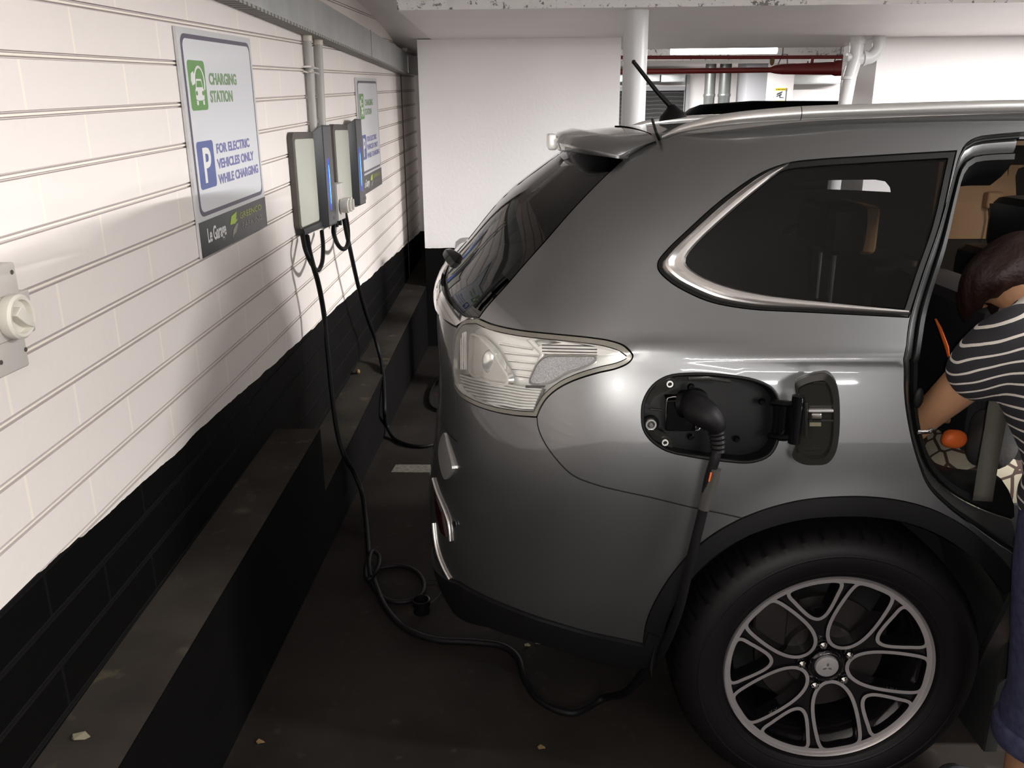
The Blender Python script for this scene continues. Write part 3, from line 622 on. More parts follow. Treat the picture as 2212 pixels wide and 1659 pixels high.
# ---- charging recess
rf = patch('charging_recess', M['plastic'], car, offset_poly(RECESS, .004), h=.02, gap=0, off=-.058, thick=0, label='black charging recess')
band_walls(RECESS, .0, -.058, 'recess_wall', M['plastic'], rf)
seam('recess_lip', M['rubber'], rf, RECESS + [RECESS[0]], .004, -.001)
def rp(x, y): return (1340 + x / 4.096, 760 + y / 4.096)
yf = 1.66
def rat(x, y, yy=yf): return at(*rp(x, y), y=yy)
def ring(c, r0, r1, name, m, parent, d=.004): return MB().lathe([(r0, 0), (r1, 0), (r1, d), (r0, d)], c, (0, -1, 0), 20, True).build(name, m, parent, smooth=40)
for x, y in ((437, 283), (395, 800)): ring(rat(x, y, 1.634), .0045, .0068, 'socket_ring', M['lampwhite'], rf)
for x, y in ((370, 298), (335, 757), (624, 308), (624, 752), (1030, 772), (1250, 440)): MB().cyl(rat(x, y), rat(x, y) + np.array((0, -.006, 0)), .0075, .005, 14).build('recess_screw', M['gloss_black'], rf, smooth=40)
c = rat(268, 635, 1.65); ring(c, .008, .0115, 'latch_ring', M['lampsilver'], rf, .008); MB().cyl(c, c + np.array((0, -.012, 0)), .007, .004, 16).build('latch_pin', M['satin'], rf, smooth=40); ring(c + np.array((0, .004, 0)), .011, .018, 'latch_collar', M['plastic'], rf, .006)
MB().tube([rat(258, 505, 1.65), rat(368, 515, 1.65)], .004, 8, flat=.6).build('latch_bar', M['inner_grey'], rf, smooth=40)
for poly in ([(235, 370), (330, 270), (430, 225), (490, 240), (480, 310), (300, 400), (262, 470), (225, 450)], [(230, 690), (330, 690), (380, 715), (460, 800), (460, 850), (390, 830), (290, 770)]):
    b = MB(); pa = [rat(x, y, 1.64) for x, y in poly]; k_ = len(pa); b.add(pa + [p + np.array((0, .02, 0)) for p in pa], [tuple(range(k_))] + [(i, (i + 1) % k_, (i + 1) % k_ + k_, i + k_) for i in range(k_)]); b.build('recess_bracket', M['inner_grey'], rf, smooth=30)
soc = cr([rat(x, y, 1.652) for x, y in [(425, 405), (600, 402), (700, 410), (712, 500), (712, 660), (690, 690), (600, 693), (440, 690), (415, 660), (412, 430)]], 3, True)
MB().tube(soc + [soc[0]], .0022, 6).build('socket_frame', M['satin'], rf, smooth=60)
MB().box(*sorted((rat(425, 0)[0], rat(705, 0)[0])), 1.648, 1.70, *sorted((rat(0, 415)[2], rat(0, 685)[2]))).build('charging_socket', M['gloss_black'], rf, bevel=.004)
gl = [rat(x, y, 1.625) for x, y in ((600, 238), (780, 235), (970, 262))]
MB().tube(gl, .004, 8).build('recess_clip', M['inner_grey'], rf, smooth=40)
# ---- open flap: hinged on the forward edge of the recess, standing straight out
FO = cr([(1717, 838), (1718, 827), (1740, 815), (1772, 808), (1788, 808), (1802, 822), (1811, 850), (1814, 900), (1811, 955), (1802, 985), (1786, 1002), (1760, 1005), (1735, 1003), (1716, 993), (1711, 984), (1717, 966), (1722, 940), (1722, 872)], 3, True)
def fpp(px, py, o=0.): yv = 1.585 - .035 * (px - 1713) / 100; q = at(px, py, y=yv); return q + np.array((-.25, -.95, .05)) * o
fc = np.mean(FO, axis=0); n_ = len(FO); inn = [fc + (q - fc) * np.array((.80, .86)) + np.array((-1.5, 0)) for q in FO]; in2 = [fc + (q - fc) * np.array((.72, .80)) + np.array((-1.5, 0)) for q in FO]
b = MB(); b.add([fpp(*q, -.016) for q in FO] + [fpp(*q, .0) for q in FO] + [fpp(*q, .002) for q in inn] + [fpp(*q, -.008) for q in in2], [tuple(range(n_))] + [(i + n_ * a, (i + 1) % n_ + n_ * a, (i + 1) % n_ + n_ * (a + 1), i + n_ * (a + 1)) for i in range(n_) for a in range(3)] + [tuple(range(3 * n_, 4 * n_))])
fl = b.build('charging_flap', M['inner_grey'], car, smooth=35, label='open charging flap showing its dark inner side')
OS = [fc + (q - fc) * 1.012 + np.array((1.5, 0)) for q in FO]
b = MB(); b.add([fpp(*q, -.0165) for q in OS] + [fpp(*q, -.024) for q in OS], [tuple(range(n_)), tuple(range(n_, 2 * n_))] + [(i, (i + 1) % n_, (i + 1) % n_ + n_, i + n_) for i in range(n_)]); b.build('flap_outer_skin', M['paint'], fl, smooth=35)
def fbox(x0, x1, y0, y1, o0, o1): return MB().add([fpp(x, y, o) for x in (x0, x1) for y in (y0, y1) for o in (o0, o1)], [(0, 1, 3, 2), (4, 6, 7, 5), (0, 4, 5, 1), (2, 3, 7, 6), (0, 2, 6, 4), (1, 5, 7, 3)])
fbox(1738, 1744, 868, 942, -.008, .010).build('flap_rib', M['inner_grey'], fl, bevel=.0015)
fbox(1746, 1800, 884, 889, -.008, .006).build('flap_rib', M['lampsilver'], fl, bevel=.0015)
fbox(1746, 1800, 906, 911, -.008, .006).build('flap_rib', M['inner_grey'], fl, bevel=.0015)
fbox(1752, 1774, 891, 903, -.008, .010).build('flap_catch', M['satin'], fl, bevel=.003)
fbox(1749, 1774, 911, 922, -.008, -.004).build('flap_sticker', M['paper'], fl)
fbox(1755, 1785, 826, 831, -.008, -.003).build('flap_rib', M['inner_grey'], fl, bevel=.001)
fbox(1735, 1775, 968, 974, -.008, -.003).build('flap_rib', M['inner_grey'], fl, bevel=.001)
def fpt(l, z, o): return fpp(1726, 905, o)
zc_ = 0
ha, hb = at(1668, 905, y=1.62), fpp(1728, 905, .004)
for dz in (-.036, .036): MB().tube([ha + np.array((0, 0, dz)), (ha + hb) / 2 + np.array((0, -.012, dz)), hb + np.array((0, 0, dz))], [.011, .010, .012], 10, flat=.6).build('hinge_arm', M['plastic'], fl, smooth=40)
MB().tube([ha + np.array((.02, -.01, -.04)), ha + np.array((.02, -.01, .04))], .014, 12).tube([(ha + hb) / 2 + np.array((.01, -.012, -.04)), (ha + hb) / 2 + np.array((.01, -.012, .04))], .009, 12).tube([hb + np.array((-.008, 0, -.05)), hb + np.array((-.008, 0, .05))], .012, 12).build('hinge', M['gloss_black'], fl, smooth=40)
# ---- door jamb
jo = np.array([S(*p) for p in DOOR]); INN = ch([(2205, 350), (2150, 351), (2122, 356), (2104, 375), (2090, 420), (2066, 540), (2030, 660), (2012, 760), (2004, 850), (2012, 930), (2038, 1000), (2085, 1042), (2140, 1058), (2205, 1062)])
def rs3(L, n): L = np.array(L); d_ = np.r_[0, np.cumsum(np.linalg.norm(np.diff(L, axis=0), axis=1))]; t = np.linspace(0, d_[-1], n); return np.stack([np.interp(t, d_, L[:, i]) for i in range(L.shape[1])], 1)
n_ = 60; A2 = rs3(DOOR, n_); B2 = rs3(INN, n_)
rows = []
for f, o_ in ((0, .0), (.015, -.012), (.10, -.020), (.16, -.018), (.34, -.022), (.46, -.030), (.50, -.055)):
    p = A2 * (1 - f) + B2 * f; rows.append(S(p[:, 0], p[:, 1], o_))
jm = MB().grid(np.array(rows)).build('door_jamb', M['paint'], car, smooth=32)
rows = []
for f, o_ in ((.48, -.035), (.56, -.022), (.74, -.024), (.9, -.045), (1.0, -.075), (1.02, -.12)):
    p = A2 * (1 - f) + B2 * f; rows.append(S(p[:, 0], p[:, 1], o_))
MB().grid(np.array(rows)).build('door_seal', M['rubber'], car, smooth=40)
p = A2 * .93 + B2 * .07; MB().tube(S(p[:, 0], p[:, 1], -.012), .004, 8).build('jamb_trim_line', M['rubber'], jm, smooth=50)
sk = at(1998, 928, y=1.635); MB().tube([sk + np.array((-.018, -.01, .0)), sk + np.array((-.004, -.016, .002)), sk + np.array((.012, -.01, .006)), sk + np.array((.012, -.002, -.004)), sk + np.array((-.016, -.004, -.006))], .0035, 8).build('striker', M['chrome'], jm, smooth=50)
lt = at(1984, 860, y=1.635); MB().sphere(lt, .010, .006, .022).build('jamb_buffer', M['rubber'], jm, smooth=50)
# ---- rear reflector, sensor, plate edge
RR = ch([(938, 1035), (946, 1062), (962, 1100), (972, 1130), (975, 1168)], 3)
seam('reflector_trim', M['satin'], car, RR, .005, .003)
rq = [hit(940, 1062), hit(955, 1105), hit(966, 1160), hit(955, 1150), hit(945, 1110)]
patch('rear_reflector', M['red_lens'], car, rq, h=.012, gap=0, off=.004, thick=.01)
s_ = hit(984, 1132); c = S(s_[0], s_[1], .001); nn = SN(np.array(s_[0]), np.array(s_[1])); MB().lathe([(0, .002), (.007, .002), (.008, 0)], c, nn, 18).build('parking_sensor', M['plastic'], car, smooth=40); MB().lathe([(.0085, .001), (.0115, .001), (.0115, .003), (.0085, .003)], c, nn, 18, True).build('sensor_ring', M['paint'], car, smooth=40)
SPX = 0
SP = cr([hit(*p) for p in [(962, 935), (970, 962), (980, 995), (983, 1012), (974, 1030), (962, 1034), (955, 1010), (953, 975), (956, 950)]], 3, True)
patch('bumper_wall_reflection', M['silver'], car, SP, h=.01, gap=0, off=.004, thick=.01, dome=lambda U, z: .004 * np.sin((z - z.min()) / max(1e-6, z.max() - z.min()) * PI))  # silver patch painted as the white wall's reflection in the bumper
CT = ch([(938, 1130), (944, 1180), (957, 1220), (974, 1252)], 3); seam('bumper_chrome_edge', M['satin'], car, CT, .006, .002)
# ---- interior
inter = MB().box(-.05, 2.5, 1.97, 3.1, .52, .56).box(-.02, .02, 1.95, 3.05, .55, 1.12).box(1.12, 2.5, 1.80, 1.97, .52, .56)
inter.build('cabin_floor', M['headliner'], car)
MB().box(.62, 2.5, 1.99, 3.01, 1.505, 1.515).build('headliner', M['tan'], car)
yi = 3.20
hole = [tuple(at(*p, y=yi)[[0, 2]]) for p in [(1705, 409), (1708, 398), (1722, 394), (1800, 389), (1890, 388), (1912, 392), (1922, 404), (1924, 415), (1850, 411), (1760, 408)]]
hole2 = [tuple(at(*p, y=yi)[[0, 2]]) for p in [(2192, 425), (2190, 380), (2196, 364), (2215, 358), (2300, 352), (2300, 430)]]
xs_ = at(2095, 450, y=yi)[0]
v2, T = cdt([(.0, .5), (xs_ - .12, .5), (xs_ - .12, 1.55), (.35, 1.55), (.05, 1.2)], [hole], .08)
MB().add([(p[0], yi, p[1]) for p in v2], [tuple(t) for t in T]).build('cargo_side_trim', M['headliner'], car)
v3, T3 = cdt([(xs_ - .14, 1.14), (xs_ + .6, 1.14), (xs_ + .6, 1.54), (xs_ - .14, 1.54)], [hole2], .05)
MB().add([(p[0], yi - .01, p[1]) for p in v3], [tuple(t) for t in T3]).build('pillar_trim', M['tan'], car)
v4, T4 = cdt([(xs_ - .14, .5), (2.52, .5), (2.52, 1.16), (xs_ - .14, 1.16)], [], .2)
MB().add([(p[0], yi, p[1]) for p in v4], [tuple(t) for t in T4]).build('far_door_trim', M['headliner'], car)
g = at(2146, 432, y=yi - .03); MB().box(g[0] - .03, g[0] + .03, g[1] - .02, g[1] + .02, g[2] - .03, g[2] + .03).build('belt_guide', M['tan'], car, bevel=.012)
MB().tube([g + np.array((-.02, -.02, -.01)), at(2142, 470, y=yi - .05), at(2135, 520, y=yi - .06)], .022, 8, flat=.15).build('far_seat_belt', M['dark_grey'], car, smooth=40)
# seats
MB().box(1.02, 1.20, 1.86, 2.45, .62, 1.16).build('rear_seat_back', M['seat'], car, bevel=.05)
MB().box(1.02, 1.20, 2.55, 3.12, .62, 1.16).build('rear_seat_back', M['seat'], car, bevel=.05)
MB().box(1.12, 1.62, 1.84, 3.12, .56, .70).build('rear_seat_cushion', M['seat'], car, bevel=.05)
hc = at(1790, 488, y=2.12); b = MB().box(hc[0] - .05, hc[0] + .055, 1.98, 2.24, hc[2] - .06, hc[2] + .065); hr = b.build('headrest', M['seat'], car, bevel=.04)
b = MB().box(hc[0] + .035, hc[0] + .075, 1.99, 2.23, hc[2] - .055, hc[2] + .06); b.build('headrest_lit_edge', M['lit_tan'], hr, bevel=.018)  # lit edge of the black headrest, put in as a tan face
for yy in (2.06, 2.16): MB().cyl((hc[0], yy, 1.12), (hc[0], yy, hc[2] - .05), .006).build('headrest_post', M['satin'], hr, smooth=40)
hc = at(2182, 482, y=2.6); MB().box(hc[0] + .0, hc[0] + .14, 2.45, 2.75, hc[2] - .10, hc[2] + .075).build('front_headrest', M['seat'], car, bevel=.05)
MB().box(hc[0] + .01, hc[0] + .18, 2.30, 2.95, .6, hc[2] - .10).build('front_seat_back', M['seat'], car, bevel=.05)
MB().tube([at(1700, 500, y=2.3), at(1712, 494, y=2.28), at(1740, 482, y=2.2)], [.016, .02, .02], 10, flat=.6).build('folded_handle', M['dark_grey'], car, smooth=40)
# seat belt hanging out of the doorway
bt = [at(2190, 828, y=1.66), at(2172, 838, y=1.62), at(2160, 870, y=1.60), at(2150, 930, y=1.60), at(2137, 1000, y=1.60), at(2124, 1084, y=1.60)]
q = cr(bt, 5); b = MB(); hw = .017
b.grid([[p + np.array((-hw * .97, .01, -.002)), p + np.array((hw * .97, -.004, .002))] for p in q]); o = b.build('seat_belt', M['beltgrey'], car, smooth=60, label='grey seat belt webbing hanging in the doorway'); sm = o.modifiers.new('s', 'SOLIDIFY'); sm.thickness = .0022
MB().tube([at(2120, 812, y=1.63), at(2150, 826, y=1.61), at(2195, 850, y=1.60)], [.016, .02, .014], 10, flat=.5).build('belt_buckle', M['plastic'], car, smooth=40)
# ---- wheel
wh = MB(); R_ = .236
PT = [(-.352 * .0 + .236, .030), (.240, .008), (.246, -.004), (.262, -.012), (.285, -.0165), (.305, -.015), (.322, -.008), (.334, .004), (.342, .016), (.3475, .03), (.350, .06), (.352, .11), (.350, .16), (.3475, .19), (.338, .208), (.30, .224), (.25, .215), (.236, .19)]
b = MB(); NT = 288; c0 = np.array((WX, WY, WZ)); rows = []
for j in range(NT):
    t = 2 * PI * j / NT; row = []
    for i, (r, h_) in enumerate(PT):
        rr_ = r
        if 8 <= i <= 10 and j % 6 in (0,): rr_ = r - .007
        if i in (10, 12) and j % 6 in (2, 3): rr_ = r - .005
        row.append((WX + rr_ * math.cos(t), WY - .0 + h_, WZ + rr_ * math.sin(t)))
    rows.append(row)
rows.append(rows[0]); b.grid(rows)
ty = b.build('tyre', M['tyre'], car, smooth=30)
MB().lathe([(.298, -.0160), (.3005, -.0175), (.303, -.0162)], c0, (0, 1, 0), 96).lathe([(.255, -.0095), (.2575, -.0118), (.26, -.0115)], c0, (0, 1, 0), 96).build('tyre_ring', M['tyre'], ty, smooth=60)
a0 = math.radians(103.5)
petal = [(.235, 0), (.245, .05), (.285, .105), (.36, .150), (.46, .178), (.60, .192), (.76, .192), (.87, .182), (.915, .165), (.932, .13), (.938, 0)]
tri = [(.565, 0), (.575, .03), (.61, .07), (.70, .130), (.80, .185), (.875, .225), (.902, .225), (.918, .195), (.935, .10), (.94, 0)]
def hole_poly(P0, a, g=0):
    full = P0 + [(r, -w) for r, w in reversed(P0[1:-1])]; q = [(r * math.cos(a) - w * math.sin(a), r * math.sin(a) + w * math.cos(a)) for r, w in full]; q = [tuple(p) for p in cr(q, 3, True)]
    return offset_poly(q, g) if g else q
holes_ = [hole_poly(petal, a0 + PI / 5 + k * 2 * PI / 5) for k in range(5)] + [hole_poly(tri, a0 + k * 2 * PI / 5) for k in range(5)]
circ = [(math.cos(t), math.sin(t)) for t in np.linspace(0, 2 * PI, 97)[:-1]]
def dish(p, o): r = math.hypot(*p); return (WX + p[0] * R_, WY + .010 + .022 * max(0, 1 - r)**1.2 + o, WZ + p[1] * R_)
rim = MB().lathe([(.2305, .03), (.235, .004), (.2385, .000), (.241, .006), (.238, .03)], c0, (0, 1, 0), 96).build('alloy_wheel', M['rim_face'], car, smooth=40)
v2, T = cdt([(x * .99, y * .99) for x, y in circ], holes_, .05)
b = MB().add([dish(p, .004) for p in v2], [tuple(t) for t in T])
for hp in holes_: b.grid([[dish(p, o_) for p in hp + [hp[0]]] for o_ in (.004, .016, .036)])
b.build('spoke_plate', M['rim_dark'], rim, smooth=40)
for hp in holes_:
    v2, T = cdt(offset_poly(hp, .040), [offset_poly(hp, .004)], .03); keep = [t for t in T if np.hypot(*v2[t].mean(0)) < .985]
    MB().add([dish(p, -.0015) for p in v2], [tuple(t) for t in keep]).build('machined_edge', M['rim_face'], rim, smooth=40)
v2, T = cdt([(x * .995, y * .995) for x, y in circ], [[(x * .945, y * .945) for x, y in circ]], .04); MB().add([dish(p, -.0018) for p in v2], [tuple(t) for t in T]).build('rim_ring', M['rim_face'], rim, smooth=40)
MB().lathe([(.041, -.004), (.038, -.010), (.034, -.011), (.030, -.004), (.028, -.004)], np.array((WX, WY + .024, WZ)), (0, 1, 0), 40).build('hub_collar', M['rim_dark'], rim, smooth=50)
hcp = MB().lathe([(0, -.012), (.020, -.0115), (.026, -.010), (.0275, -.004)], np.array((WX, WY + .024, WZ)), (0, 1, 0), 32).build('hub_cap', M['hubcap'], rim, smooth=40)
for k in range(3):
    a = math.radians(90 + 120 * k); b = MB(); s_ = .0062; cc = np.array((WX, WY + .0112, WZ + .001)); e = np.array((math.cos(a), 0, math.sin(a))); f = np.array((-math.sin(a), 0, math.cos(a)))
    pts = [cc + e * .001, cc + e * (.001 + s_ * .95) + f * s_ * .52, cc + e * (.001 + s_ * 1.9), cc + e * (.001 + s_ * .95) - f * s_ * .52]; b.add(pts + [p + np.array((0, .003, 0)) for p in pts], [(0, 1, 2, 3)] + [(i, (i + 1) % 4, (i + 1) % 4 + 4, i + 4) for i in range(4)]); b.build('hub_emblem', M['satin'], hcp)
for k in range(5):
    a = a0 + k * 2 * PI / 5; c = np.array((WX + .057 * math.cos(a), WY + .018, WZ + .057 * math.sin(a)))
    MB().lathe([(.0125, .012), (.0125, .004), (.0105, .001)], c, (0, 1, 0), 20).build('nut_well', M['rim_dark'], rim, smooth=40)
    b = MB().lathe([(0, -.010), (.004, -.009), (.0065, -.005), (.0085, -.003)], c, (0, 1, 0), 16).lathe([(.0085, -.003), (.0090, .0), (.0090, .012)], c, (0, 1, 0), 6); b.build('wheel_nut', M['chrome'], rim, smooth=30)
MB().lathe([(.235, .02), (.222, .03), (.205, .06), (.20, .12), (.205, .18), (.235, .2)], c0, (0, 1, 0), 72).build('rim_barrel', M['rim_dark'], rim, smooth=50)
MB().lathe([(.04, .058), (.085, .058), (.088, .075), (.15, .075), (.15, .09), (.04, .09)], c0, (0, 1, 0), 64).build('brake_disc', M['disc'], rim, smooth=30)
MB().box(WX - .165, WX - .085, WY + .055, WY + .115, WZ + .02, WZ + .15).build('brake_caliper', M['disc'], rim, bevel=.012)
MB().lathe([(.0, .2), (.3, .2)], c0, (0, 1, 0), 32).build('wheel_back', M['dark'], rim)
# far rear wheel, only its shape
MB().lathe([(.1, -.02), (.23, -.01), (.30, 0), (.34, .03), (.35, .11), (.34, .19), (.30, .22), (.1, .2)], np.array((WX, 3.15, WZ)), (0, 1, 0), 48).build('tyre', M['tyre'], car, smooth=40)
MB().box(WX - .05, WX + .05, 1.85, 3.2, WZ - .05, WZ + .05).build('axle', M['dark'], car)

MB().box(1.64, 1.76, 2.44, 2.56, 1.488, 1.500).build('added_dome_lamp', M['off_white'], car, bevel=.004)  # unseen dome lamp, added so the tan trim gets light

MB().box(WX + .385, WX + .42, 1.645, 1.95, .13, .62).build('mud_guard', M['dark'], car, bevel=.008)
# ================================================================== THE CAR PARK
XW, XK = -.963, -.795
def kz(y): return .3067 + .0644 * y
def lz(y): return .045 + .0672 * y
struct(MB().box(XW, 9, -5, 14.2, -.08, 0).build('floor', M['floor']), 'dark stained car park floor')
# left wall: level block courses with raked bed joints
prof = [(-.13, -.8)]
for k in range(-14, 19):
    v = .974 + .1057 * k
    if -.7 < v < 3.0: prof += [(0, v - .0075), (-.0075, v - .0062), (-.0075, v - .0046), (-.0012, v - .0022), (-.0012, v + .0022), (-.0075, v + .0046), (-.0075, v + .0062), (0, v + .0075)]
prof += [(0, 3.0), (-.13, 3.0)]; prof[0] = (-.13, -.7); prof.insert(1, (0, -.7))
b = MB(); n = len(prof); A = [(XW + x, -5.0, v - .25) for x, v in prof]; Bq = [(XW + x, 10.5, v + .525) for x, v in prof]
b.add(A + Bq, [(i, (i + 1) % n, (i + 1) % n + n, i + n) for i in range(n)] + [tuple(range(n)), tuple(reversed(range(n, 2 * n)))])
wl_ = struct(b.build('wall_left', M['blocks']), 'white painted block wall with a black painted base'); wl_.data.materials.append(M['joints'])
for q in wl_.data.polygons:
    if all(XW - .009 < wl_.data.vertices[i].co.x for i in q.vertices) and min(wl_.data.vertices[i].co.x for i in q.vertices) < XW - .004: q.material_index = 1
def kerb(y0, y1, f, nm, lab):
    b = MB(); b.add([(XW, y0, -.02), (XK, y0, -.02), (XK, y0, f(y0)), (XW, y0, f(y0)), (XW, y1, -.02), (XK, y1, -.02), (XK, y1, f(y1)), (XW, y1, f(y1))], [(0, 1, 2, 3), (7, 6, 5, 4), (0, 4, 5, 1), (1, 5, 6, 2), (3, 7, 4, 0)])
    o = b.build(nm, M['kerbface']); struct(o, lab)
    b = MB(); b.add([(XW, y0, f(y0) + .0008), (XK - .001, y0, f(y0) + .0008), (XK - .001, y1, f(y1) + .0008), (XW, y1, f(y1) + .0008)], [(0, 1, 2, 3)]); b.add([(XW, y0, f(y0) + .0001), (XK - .001, y0, f(y0) + .0001), (XK - .001, y1, f(y1) + .0001), (XW, y1, f(y1) + .0001)], [(3, 2, 1, 0)])
    b.build('kerb_top', M['kerbtop'], o)
kerb(-5, 2.868, kz, 'kerb', 'high kerb along the left wall with a bare concrete top')
kerb(2.868, 9.5, lz, 'kerb', 'lower kerb beyond the step along the left wall')
struct(MB().box(XW - .0, XW + .004, 6.305, 6.33, .0, 2.11).build('trim_1', M['dark_grey']), 'dark vertical joint in the left wall')
# ceilings, beam, piers
struct(MB().box(XW - .13, 9, -5, 4.55, 2.40, 2.5).build('ceiling', M['ceil']), 'painted concrete ceiling over the bay')
struct(MB().box(XW - .13, 9, 6.9, 14.2, 2.44, 2.5).build('ceiling', M['ceil']), 'ceiling of the bays beyond the beam')
bx0 = at(858, 22, y=4.55)[0]
b = MB(); b.add([(x, y, z) for x in (XW, bx0 + .01) for y, z in ((4.55, 2.235), (4.9, 2.22), (5.26, 2.206), (5.75, 2.165), (6.22, 2.11), (9, 2.11), (9, 2.5), (4.55, 2.5))], [tuple(range(8)), tuple(reversed(range(8, 16)))] + [(i, i + 8, (i + 1) % 8 + 8, (i + 1) % 8) for i in range(8)])
struct(b.build('ceiling', M['ceil'], smooth=30), 'lower curved ceiling edge over the far end of the left wall')
ZB = 2.13
def rough_face(x0, x1, y, z0, z1, h=.012, amp=.012):
    nx, nz = int((x1 - x0) / h), int((z1 - z0) / h) + 1; R = rng.normal(0, 1, (nx + 1, nz + 1))
    def sm(a, k):
        for _ in range(k): a = (a + np.roll(a, 1, 0) + np.roll(a, -1, 0) + np.roll(a, 1, 1) + np.roll(a, -1, 1)) / 5
        return a / a.std()
    D = np.clip(sm(R, 2) * .6 + sm(rng.normal(0, 1, R.shape), 8) * .6 - .4, 0, 2) * amp; D[:, 0] = 0
    return [[(x0 + (x1 - x0) * i / nx, y + D[i, j], z0 + (z1 - z0) * j / nz) for j in range(nz + 1)] for i in range(nx + 1)]
bm_ = struct(MB().box(bx0, 9, 4.575, 6.9, ZB, 2.5).build('beam', M['ceil']), 'wide white concrete beam across the ceiling')
MB().grid(rough_face(bx0, 6.0, 4.55, ZB - .001, 2.31)).build('rough_edge', M['rough_white'], bm_, smooth=60)
MB().add([(bx0, 4.55, ZB - .001), (6, 4.55, ZB - .001), (6, 4.58, ZB - .001), (bx0, 4.58, ZB - .001)], [(0, 1, 2, 3)]).build('beam_lip', M['ceil'], bm_)
struct(MB().box(at(909, 300, y=6.0)[0], at(1340, 160, y=6.0)[0], 6.0, 6.9, 0, ZB).build('wall_back', M['smoothwall']), 'white pier with a black painted base behind the car')
struct(MB().box(XW, -.60, 7.03, 7.2, 0, ZB).build('wall_light_block', M['smoothwall']), 'unseen wall added behind the white pier to hold back light')  # added blocker keeping the far bay's light off the left wall
xr_ = at(1892, 150, y=6.2)[0]
struct(MB().box(xr_, 9, 6.2, 6.88, 0, ZB).build('wall_right', M['smoothwall']), 'white wall at the right beyond the car')
struct(MB().box(-1.1, 9, 14.0, 14.2, 0, 2.5).build('wall_far', M['far_white']), 'white wall at the far end beyond the opening')
struct(MB().box(-1.1, 9, -5.1, -5, 0, 2.5).build('wall_front', M['smoothwall']), 'wall behind the viewer')
struct(MB().box(9, 9.1, -5, 14.2, 0, 2.5).build('wall_side', M['smoothwall']), 'wall at the far right')
# white column
cx_, cy_ = at(1371, 150, y=4.68)[0], 4.68
colm = MB().lathe([(.0635, 0), (.0635, ZB)], (cx_, cy_, 0), (0, 0, 1), 40).build('steel_column', M['pvc'], smooth=60); tag(colm, 'round white steel column standing just right of the white pier', 'column')
MB().box(cx_ - .1, cx_ + .1, cy_ - .1, cy_ + .1, 0, .012).build('base_plate', M['pvc'], colm)
# ---- cable trunking
tr = thing('cable_trunking', 'galvanised cable trunking running along the top of the left wall', 'trunking', (XW, 3.5, 1.93))
for y0, y1, nm in ((-3, 1.6, 0), (1.603, 4.92, 0), (4.923, 6.30, 0)):
    MB().box(XW + .004, -.905, y0, y1, 1.937, 2.075).build('trunking_length', M['galv'], tr, bevel=.002)
for yy in (1.6, 4.92): MB().box(XW + .004, -.9035, yy - .003, yy + .006, 1.935, 2.077).build('joint_strip', M['grey_paint'], tr)
b = MB().box(XW + .002, -.900, -3, 6.30, 1.927, 1.937)
b.build('slotted_flange', M['slots'], tr)
b = MB(); b.add([(x, y, z + (y - 6.33) * .05) for x in (XW + .002, -.905) for y in (6.33, 9.0) for z in (1.93, 2.06)], [(0, 1, 3, 2), (4, 6, 7, 5), (0, 4, 5, 1), (2, 3, 7, 6), (0, 2, 6, 4), (1, 5, 7, 3)])
b.build('trunking_length', M['galv'], tr, bevel=.002)
MB().tube([(-.93, 6.35, 2.10), (-.945, 7.6, 2.17)], .02, 10).build('loose_conduit', M['cream_pvc'], tr, smooth=50)
# ---- signs on the left wall
U_ = nrm((0, 1, .045)); V_ = np.array((0, 0, 1.)); SW, SH = .612, .618
def text_fit(txt, s, t, w, h, m, name, parent, org, bold=.0, thick=.0006, shear=0):
    o = text_mesh(txt, 1.0, (0, 0, 0), (1, 0, 0), (0, 1, 0), m, name, None, offset=bold, depth=.001, shear=shear); me = o.data
    X = np.array([tuple(v.co) for v in me.vertices]); lo, hi = X.min(0), X.max(0); P = org + ((X[:, 0] - lo[0]) / (hi[0] - lo[0]) * w + s)[:, None] * U_ + ((X[:, 1] - lo[1]) / (hi[1] - lo[1]) * h + t)[:, None] * V_ + ((X[:, 2] > 0) * thick)[:, None] * np.array((1., 0, 0))
    for v, p in zip(me.vertices, P): v.co = p
    return adopt(o, parent)
def flatpoly(poly, org, d, name, m, parent, t=.0006):
    return MB().prism(poly, org + np.array((d, 0, 0)), U_, V_, (t, 0, 0)).build(name, m, parent)
def rrect(x0, x1, y0, y1, r, n=5):
    q = []
    for cx, cy, a in ((x1 - r, y1 - r, 0), (x0 + r, y1 - r, 90), (x0 + r, y0 + r, 180), (x1 - r, y0 + r, 270)):
        q += [(cx + r * math.cos(math.radians(a + 90 * i / n)), cy + r * math.sin(math.radians(a + 90 * i / n))) for i in range(n + 1)]
    return q
